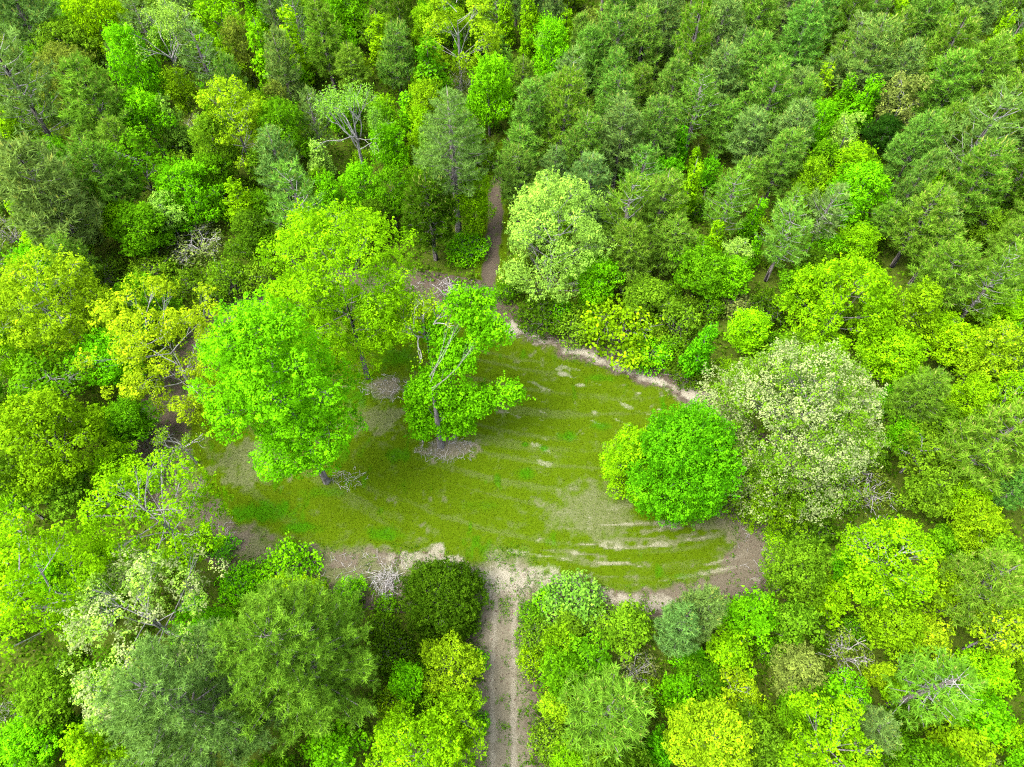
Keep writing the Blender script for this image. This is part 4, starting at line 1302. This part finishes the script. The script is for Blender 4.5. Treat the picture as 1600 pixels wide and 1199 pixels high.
def fill(tries, mode, spacing, limit):
    """mode 'tree': canopy in the gaps; mode 'low': shrubs in what is still open"""
    global placed
    n = 0
    P = np.column_stack([FR.uniform(qx0, qx1, tries), FR.uniform(qy0, qy1, tries)])
    ok = inside(P, quad)
    sc_ = signed(P, CLEARING)
    dt = seg_dist(P, TRACK)
    dl = np.minimum(seg_dist(P, TRAIL), seg_dist(P, SIDEPATH))
    for i in np.where(ok & (sc_ < -.9))[0]:
        x, y = P[i]
        u, v = project((x, y, 4.0))
        kind = pick(FR, zone_mix(u, v)) if mode == 'tree' else ('twiggy' if FR.uniform() < .12 else 'shrub')
        if mode == 'tree' and kind in ('shrub', 'twiggy'):
            continue
        if count.get(kind, 0) >= limit.get(kind, 999):
            continue
        if kind in ('pine', 'thinpine'):
            r, a, cl = FR.uniform(1.9, 3.4), FR.uniform(3.0, 4.9), FR.uniform(1.0, 2.6)
        elif kind == 'round':
            r = FR.uniform(1.5, 2.7)
            a, cl = r * FR.uniform(.9, 1.3), FR.uniform(.6, 1.8)
        elif kind == 'spire':
            r = FR.uniform(.7, 1.0)
            a, cl = r * FR.uniform(2.4, 3.4), .8
        else:
            r = FR.uniform(1.0, 2.0)
            a, cl = r * FR.uniform(.6, .85), 0.0
        if sc_[i] > -(.35 * r + .5) or dt[i] < r * .8 + 2.2 or dl[i] < r * .75 + .5:
            continue
        A = np.array(placed)
        d = np.hypot(A[:, 0] - x, A[:, 1] - y)
        if (d < spacing * (A[:, 2] + r)).any():
            continue
        zc = cl + a
        u, v = project((x, y, zc))
        w = FPX * r / (np.linalg.norm([x, y, CAM_H - zc]))
        front = KA[:, 3] > y - .5
        kf = (.75, .55) if mode == 'tree' else (.45, .3)
        if ((np.hypot(KA[:, 0] - u, (KA[:, 1] - v) * .9) < KA[:, 2] * kf[0] + w * kf[1]) & front).any():
            continue
        plant(kind, x, y, r, a, cl, COLS[kind][FR.integers(0, len(COLS[kind]))])
        placed.append((x, y, r, cl + 2 * a))
        count[kind] = count.get(kind, 0) + 1
        n += 1
    return n


for t in TREES:
    count[t['kind']] = count.get(t['kind'], 0) + 1
nt = fill(9000, 'tree', .58, dict(pine=270, round=290, spire=90, thinpine=60))
nl = fill(12000, 'low', .52, dict(shrub=330, twiggy=45))
# plants wholly behind others, or well outside the frame, are left out
HIDDEN = {147, 361, 382, 408, 483, 484, 489, 526, 541, 546, 555, 655, 682, 686, 707, 722, 730, 808, 809, 812, 823, 825, 833, 838, 842, 843, 844, 845, 855, 858,
          859, 860, 862, 872, 875, 879, 881, 882, 883, 888, 894, 895, 897, 905, 907, 916, 918, 919, 921, 927, 939, 941, 943, 946, 947, 949, 952, 959, 962, 969,
          970, 974, 977, 980, 982, 987, 989, 993, 996, 998, 1001, 1010, 1012, 1014, 1019, 1020, 1027, 1033, 1039, 1041, 1049, 1052, 1053, 1055, 1057, 1065,
          1068, 1070, 1072, 1074, 1076, 1078, 1080, 1082, 1084, 1090, 1092, 1095, 1105, 1108, 1110, 1112, 1117, 1118}
keep_ = []
for i, t in enumerate(TREES):
    u, v = project((t['x'], t['y'], t['zc']))
    m_ = 55 + FPX * t['r'] / 90
    t['outside'] = not (0 < u < 1600 and 0 < v < 1199)
    if i in HIDDEN or (not t['label'] and not (-m_ < u < 1600 + m_ and -m_ < v < 1199 + m_)):
        for c in list(t['root'].children):
            bpy.data.objects.remove(c)
        bpy.data.objects.remove(t['root'])
    else:
        keep_.append(t)
TREES[:] = keep_
print('PLANTS listed', N_LISTED, 'filled', nt, nl, count)

# ------------------------------------------------------------------ sticks, litter, undergrowth, grass
def brush_pile(u, v, rad, n, label, seed, hgt=.9):
    rng = np.random.default_rng(seed)
    p, _ = ground_at(u, v)
    root = bpy.data.objects.new('brush_pile', None)
    root.location = (p[0], p[1], 0)
    COL.objects.link(root)
    tag(root, label, 'brush pile', 'brush piles')
    shapes = []
    for i in range(6):
        g = Geo()
        q = np.column_stack([np.linspace(-1, 1, 5), rng.normal(size=5) * .09, np.array([0, .08, .11, .06, -.02]) + rng.normal(size=5) * .04])
        add_tubes(g, q, np.array([.022, .02, .017, .013, .007]), 4)
        b = q[2] + np.array([[0, 0, 0], [.25, .2, .06], [.5, .34, .05]])
        add_tubes(g, b, np.array([.013, .01, .005]), 3)
        shapes.append(g.mesh('stick', [M_STICK], True))
    for i in range(n):
        o = put('stick', shapes[i % 6], root)
        th = rng.uniform(0, 6.28)
        q = rad * math.sqrt(rng.uniform(0, 1)) * .72
        L = rng.uniform(.35, .8) * rad
        o.location = (q * math.cos(th), q * math.sin(th), .06 + hgt * (1 - q / rad) * rng.uniform(.1, 1))
        o.rotation_euler = (rng.uniform(-.6, .6), rng.uniform(-.75, .75), rng.uniform(0, 6.28))
        o.scale = (L, L, 1.4)


brush_pile(604, 912, 1.45, 70, 'heap of bleached grey brushwood beside the dark cedar at the lawn\'s south edge', 5)
brush_pile(697, 452, 1.3, 34, 'low heap of dead grey branches at the top of the lawn under green shrubs', 6, .5)


def scatter_sticks(name, spots, n, seed, size=.3):
    rng = np.random.default_rng(seed)
    g = Geo()
    for (u, v, ru, rv, k) in spots:
        c, t = ground_at(u, v)
        e, _ = ground_at(u + ru, v)
        e2, _ = ground_at(u, v - rv)
        m = int(n * k)
        th, q = rng.uniform(0, 6.28, m), np.sqrt(rng.uniform(0, 1, m))
        P = np.column_stack([c[0] + q * np.cos(th) * (e[0] - c[0]), c[1] + q * np.sin(th) * (e2[1] - c[1]), rng.uniform(.02, .12, m)])
        ph = rng.uniform(0, 6.28, m)
        D = np.column_stack([np.cos(ph), np.sin(ph), rng.normal(size=m) * .16]) * (size * rng.uniform(.5, 1.6, m))[:, None]
        mid = rng.normal(size=(m, 3)) * .05
        add_tubes(g, np.stack([P - D, P + mid, P + D], 1), np.array([.016, .013, .006]), 3)
    o = put(name, g.mesh(name, [M_STICK]))
    o['kind'] = 'stuff'


scatter_sticks('fallen_twigs', [(698, 703, 52, 20, 1), (605, 607, 44, 20, 1), (240, 705, 45, 30, .8), (545, 748, 30, 16, .5), (330, 830, 40, 25, .5), (560, 885, 80, 20, .6),
                                (1190, 850, 45, 60, .5), (1050, 580, 60, 18, .5), (860, 520, 60, 18, .5), (700, 450, 60, 14, .8), (1360, 790, 60, 40, .8)], 110, 3)

# leaves fallen on the forest floor and on the clearing's rim
LR = np.random.default_rng(8)
g = Geo()
P = np.column_stack([LR.uniform(qx0, qx1, 60000), LR.uniform(qy0, qy1 - 20, 60000)])
sg_ = signed(P, GRASS)
P = P[inside(P, quad) & (sg_ < .3) & ((sg_ > -9) | (LR.uniform(size=len(P)) < .25))]
add_leaves(g, LR, np.column_stack([P, LR.uniform(.015, .06, len(P))]), unit(UP + LR.normal(size=(len(P), 3)) * .35), .15, .6, LR.uniform(0, 1, len(P)))
M_DEAD = leaf_material('dead_leaf', spread=.7, transl=.1, hue=.02, fixed=(.065, .045, .033))
o = put('fallen_leaves', g.mesh('fallen_leaves', [M_DEAD]))
o['kind'] = 'stuff'

# low sprigs that cover the ground between the stems
g = Geo()
P = np.column_stack([LR.uniform(qx0, qx1, 64000), LR.uniform(qy0, qy1 - 15, 64000)])
sg_ = signed(P, CLEARING)
dt_, dl_ = seg_dist(P, TRACK), np.minimum(seg_dist(P, TRAIL), seg_dist(P, SIDEPATH))
cov = fbm(P[:, 0] * .35, P[:, 1] * .35, 91)
P = P[inside(P, quad) & (sg_ < -.2 + .9 * (LR.uniform(size=len(P)) - .6)) & (dt_ > 1.5 + LR.uniform(size=len(P)) * 1.6) & (dl_ > .6 + LR.uniform(size=len(P))) & (cov > .12)]
TR = np.array([[t['x'], t['y'], t['r'] * .42] for t in TREES])
P = P[np.array([not (np.hypot(TR[:, 0] - a, TR[:, 1] - b) < TR[:, 2]).any() for a, b in P])]
rep = np.repeat(np.arange(len(P)), 6)
hh = LR.uniform(.15, 1.5, len(P))
Q = np.column_stack([P[rep] + LR.normal(size=(len(rep), 2)) * .26, hh[rep] * LR.uniform(.2, 1.1, len(rep))])
add_leaves(g, LR, Q, unit(UP * .7 + LR.normal(size=Q.shape) * .5), .30, .62, np.clip(LR.uniform(size=len(P))[rep] * .8 + LR.normal(size=len(rep)) * .12, 0, 1))
o = put('undergrowth', g.mesh('undergrowth', [M_SHRUB]), None, (.046, .120, .003))
o['kind'] = 'stuff'

# short mown grass, thicker where the lawn is green
g = Geo()
P = np.column_stack([LR.uniform(-34, 28, 230000), LR.uniform(16, 54, 230000)])
mk = lawn_masks(P)
dens = mk['grass'] * (1 - .8 * mk['sand']) * (1 - .6 * mk['dry']) * (.35 + .65 * fbm(P[:, 0] * .9, P[:, 1] * .9, 4)) + .25 * mk['lush']
k = LR.uniform(size=len(P)) < dens
P, lu = P[k], mk['lush'][k]
m = len(P)
d = unit(np.column_stack([LR.normal(size=(m, 2)) * .75, np.full(m, .6)]))
add_needles(g, LR, np.column_stack([P, np.full(m, .005)]), d, LR.uniform(.07, .17, m), .065, np.clip(LR.uniform(.2, .8, m) - .35 * lu, 0, 1))
o = put('grass', g.mesh('grass', [M_GRASSBLADE]), None, (.028, .052, .001))
o['kind'] = 'stuff'

# weeds along the dirt track
g = Geo()
P = np.column_stack([LR.uniform(-6, 5, 5200), LR.uniform(-4, 23, 5200)])
dt_ = seg_dist(P, TRACK)
cl_ = fbm(P[:, 0] * 1.1, P[:, 1] * 1.1, 61)
keep = (np.abs(dt_ - .8) > .3) & (cl_ > .50 - .04 * np.clip(dt_ - 1, 0, 2)) & (dt_ < 3.4)
P = P[keep]
E = np.column_stack([LR.uniform(-40, 32, 26000), LR.uniform(15, 56, 26000)])
se = signed(E, GRASS)
E = E[(se < .6) & (signed(E, CLEARING) > -1.2) & (fbm(E[:, 0] * .9, E[:, 1] * .9, 66) > .50) & (np.abs(E[:, 0]) * (E[:, 1] < 24) < 40)]
P = np.concatenate([P, E])
rep = np.repeat(np.arange(len(P)), 7)
Q = np.column_stack([P[rep] + LR.normal(size=(len(rep), 2)) * .09, LR.uniform(.02, .22, len(rep))])
add_leaves(g, LR, Q, unit(UP * .7 + LR.normal(size=Q.shape) * .45), .10, .6, np.clip(LR.uniform(size=len(P))[rep], 0, 1))
o = put('weeds', g.mesh('weeds', [M_SHRUB]), None, (.040, .11, .003))
o['kind'] = 'stuff'

# ------------------------------------------------------------------ labels for the trees of the woods: what sets each apart from its like
MARKS = [t for t in TREES if t['mark']]
ORD = ['nearest', 'second nearest', 'third nearest', 'fourth nearest', 'fifth nearest', 'sixth nearest', 'seventh nearest', 'eighth nearest', 'ninth nearest', 'tenth nearest',
       'eleventh nearest', 'twelfth nearest', 'thirteenth nearest', 'fourteenth nearest', 'fifteenth nearest', 'sixteenth nearest', 'seventeenth nearest', 'eighteenth nearest', 'nineteenth nearest', 'twentieth nearest']
buckets = {}
for t in TREES:
    if t['label']:
        continue
    best = min(MARKS, key=lambda m: math.hypot(m['x'] - t['x'], m['y'] - t['y']))
    dx, dy = t['x'] - best['x'], t['y'] - best['y']
    where = ('to the right of' if dx > 0 else 'to the left of') if abs(dx) > abs(dy) else ('behind' if dy > 0 else 'in front of')
    buckets.setdefault((t['noun'], t['col'], where, best['mark']), []).append(((t['outside'], math.hypot(dx, dy)), t))
for (noun, col, where, mark), lst in buckets.items():
    lst.sort(key=lambda q: q[0])
    word = WORDS[col]
    if noun.startswith('twiggy') and 'twiggy' in word:
        word = 'grey'
    elif noun.endswith('pine'):
        word = {'pine green': 'green'}.get(word, word)
    for i, (_, t) in enumerate(lst):
        rank = ORD[min(i, len(ORD) - 1)]
        if len(lst) > len(ORD):
            print('LONG', noun, col, where, mark, len(lst))
        lab = f"{word} {noun} {where} {mark}" if len(lst) == 1 else f"{rank} {word} {noun} {where} {mark}"
        t['root']['label'] = lab
print('TRIS', sum(len(m.loops) - 2 * len(m.polygons) for m in bpy.data.meshes), 'OBJECTS', len(bpy.data.objects))

for o in bpy.data.objects:
    if o.get('label') and len(o['label'].split()) > 16:
        print('LONG', o['label'])
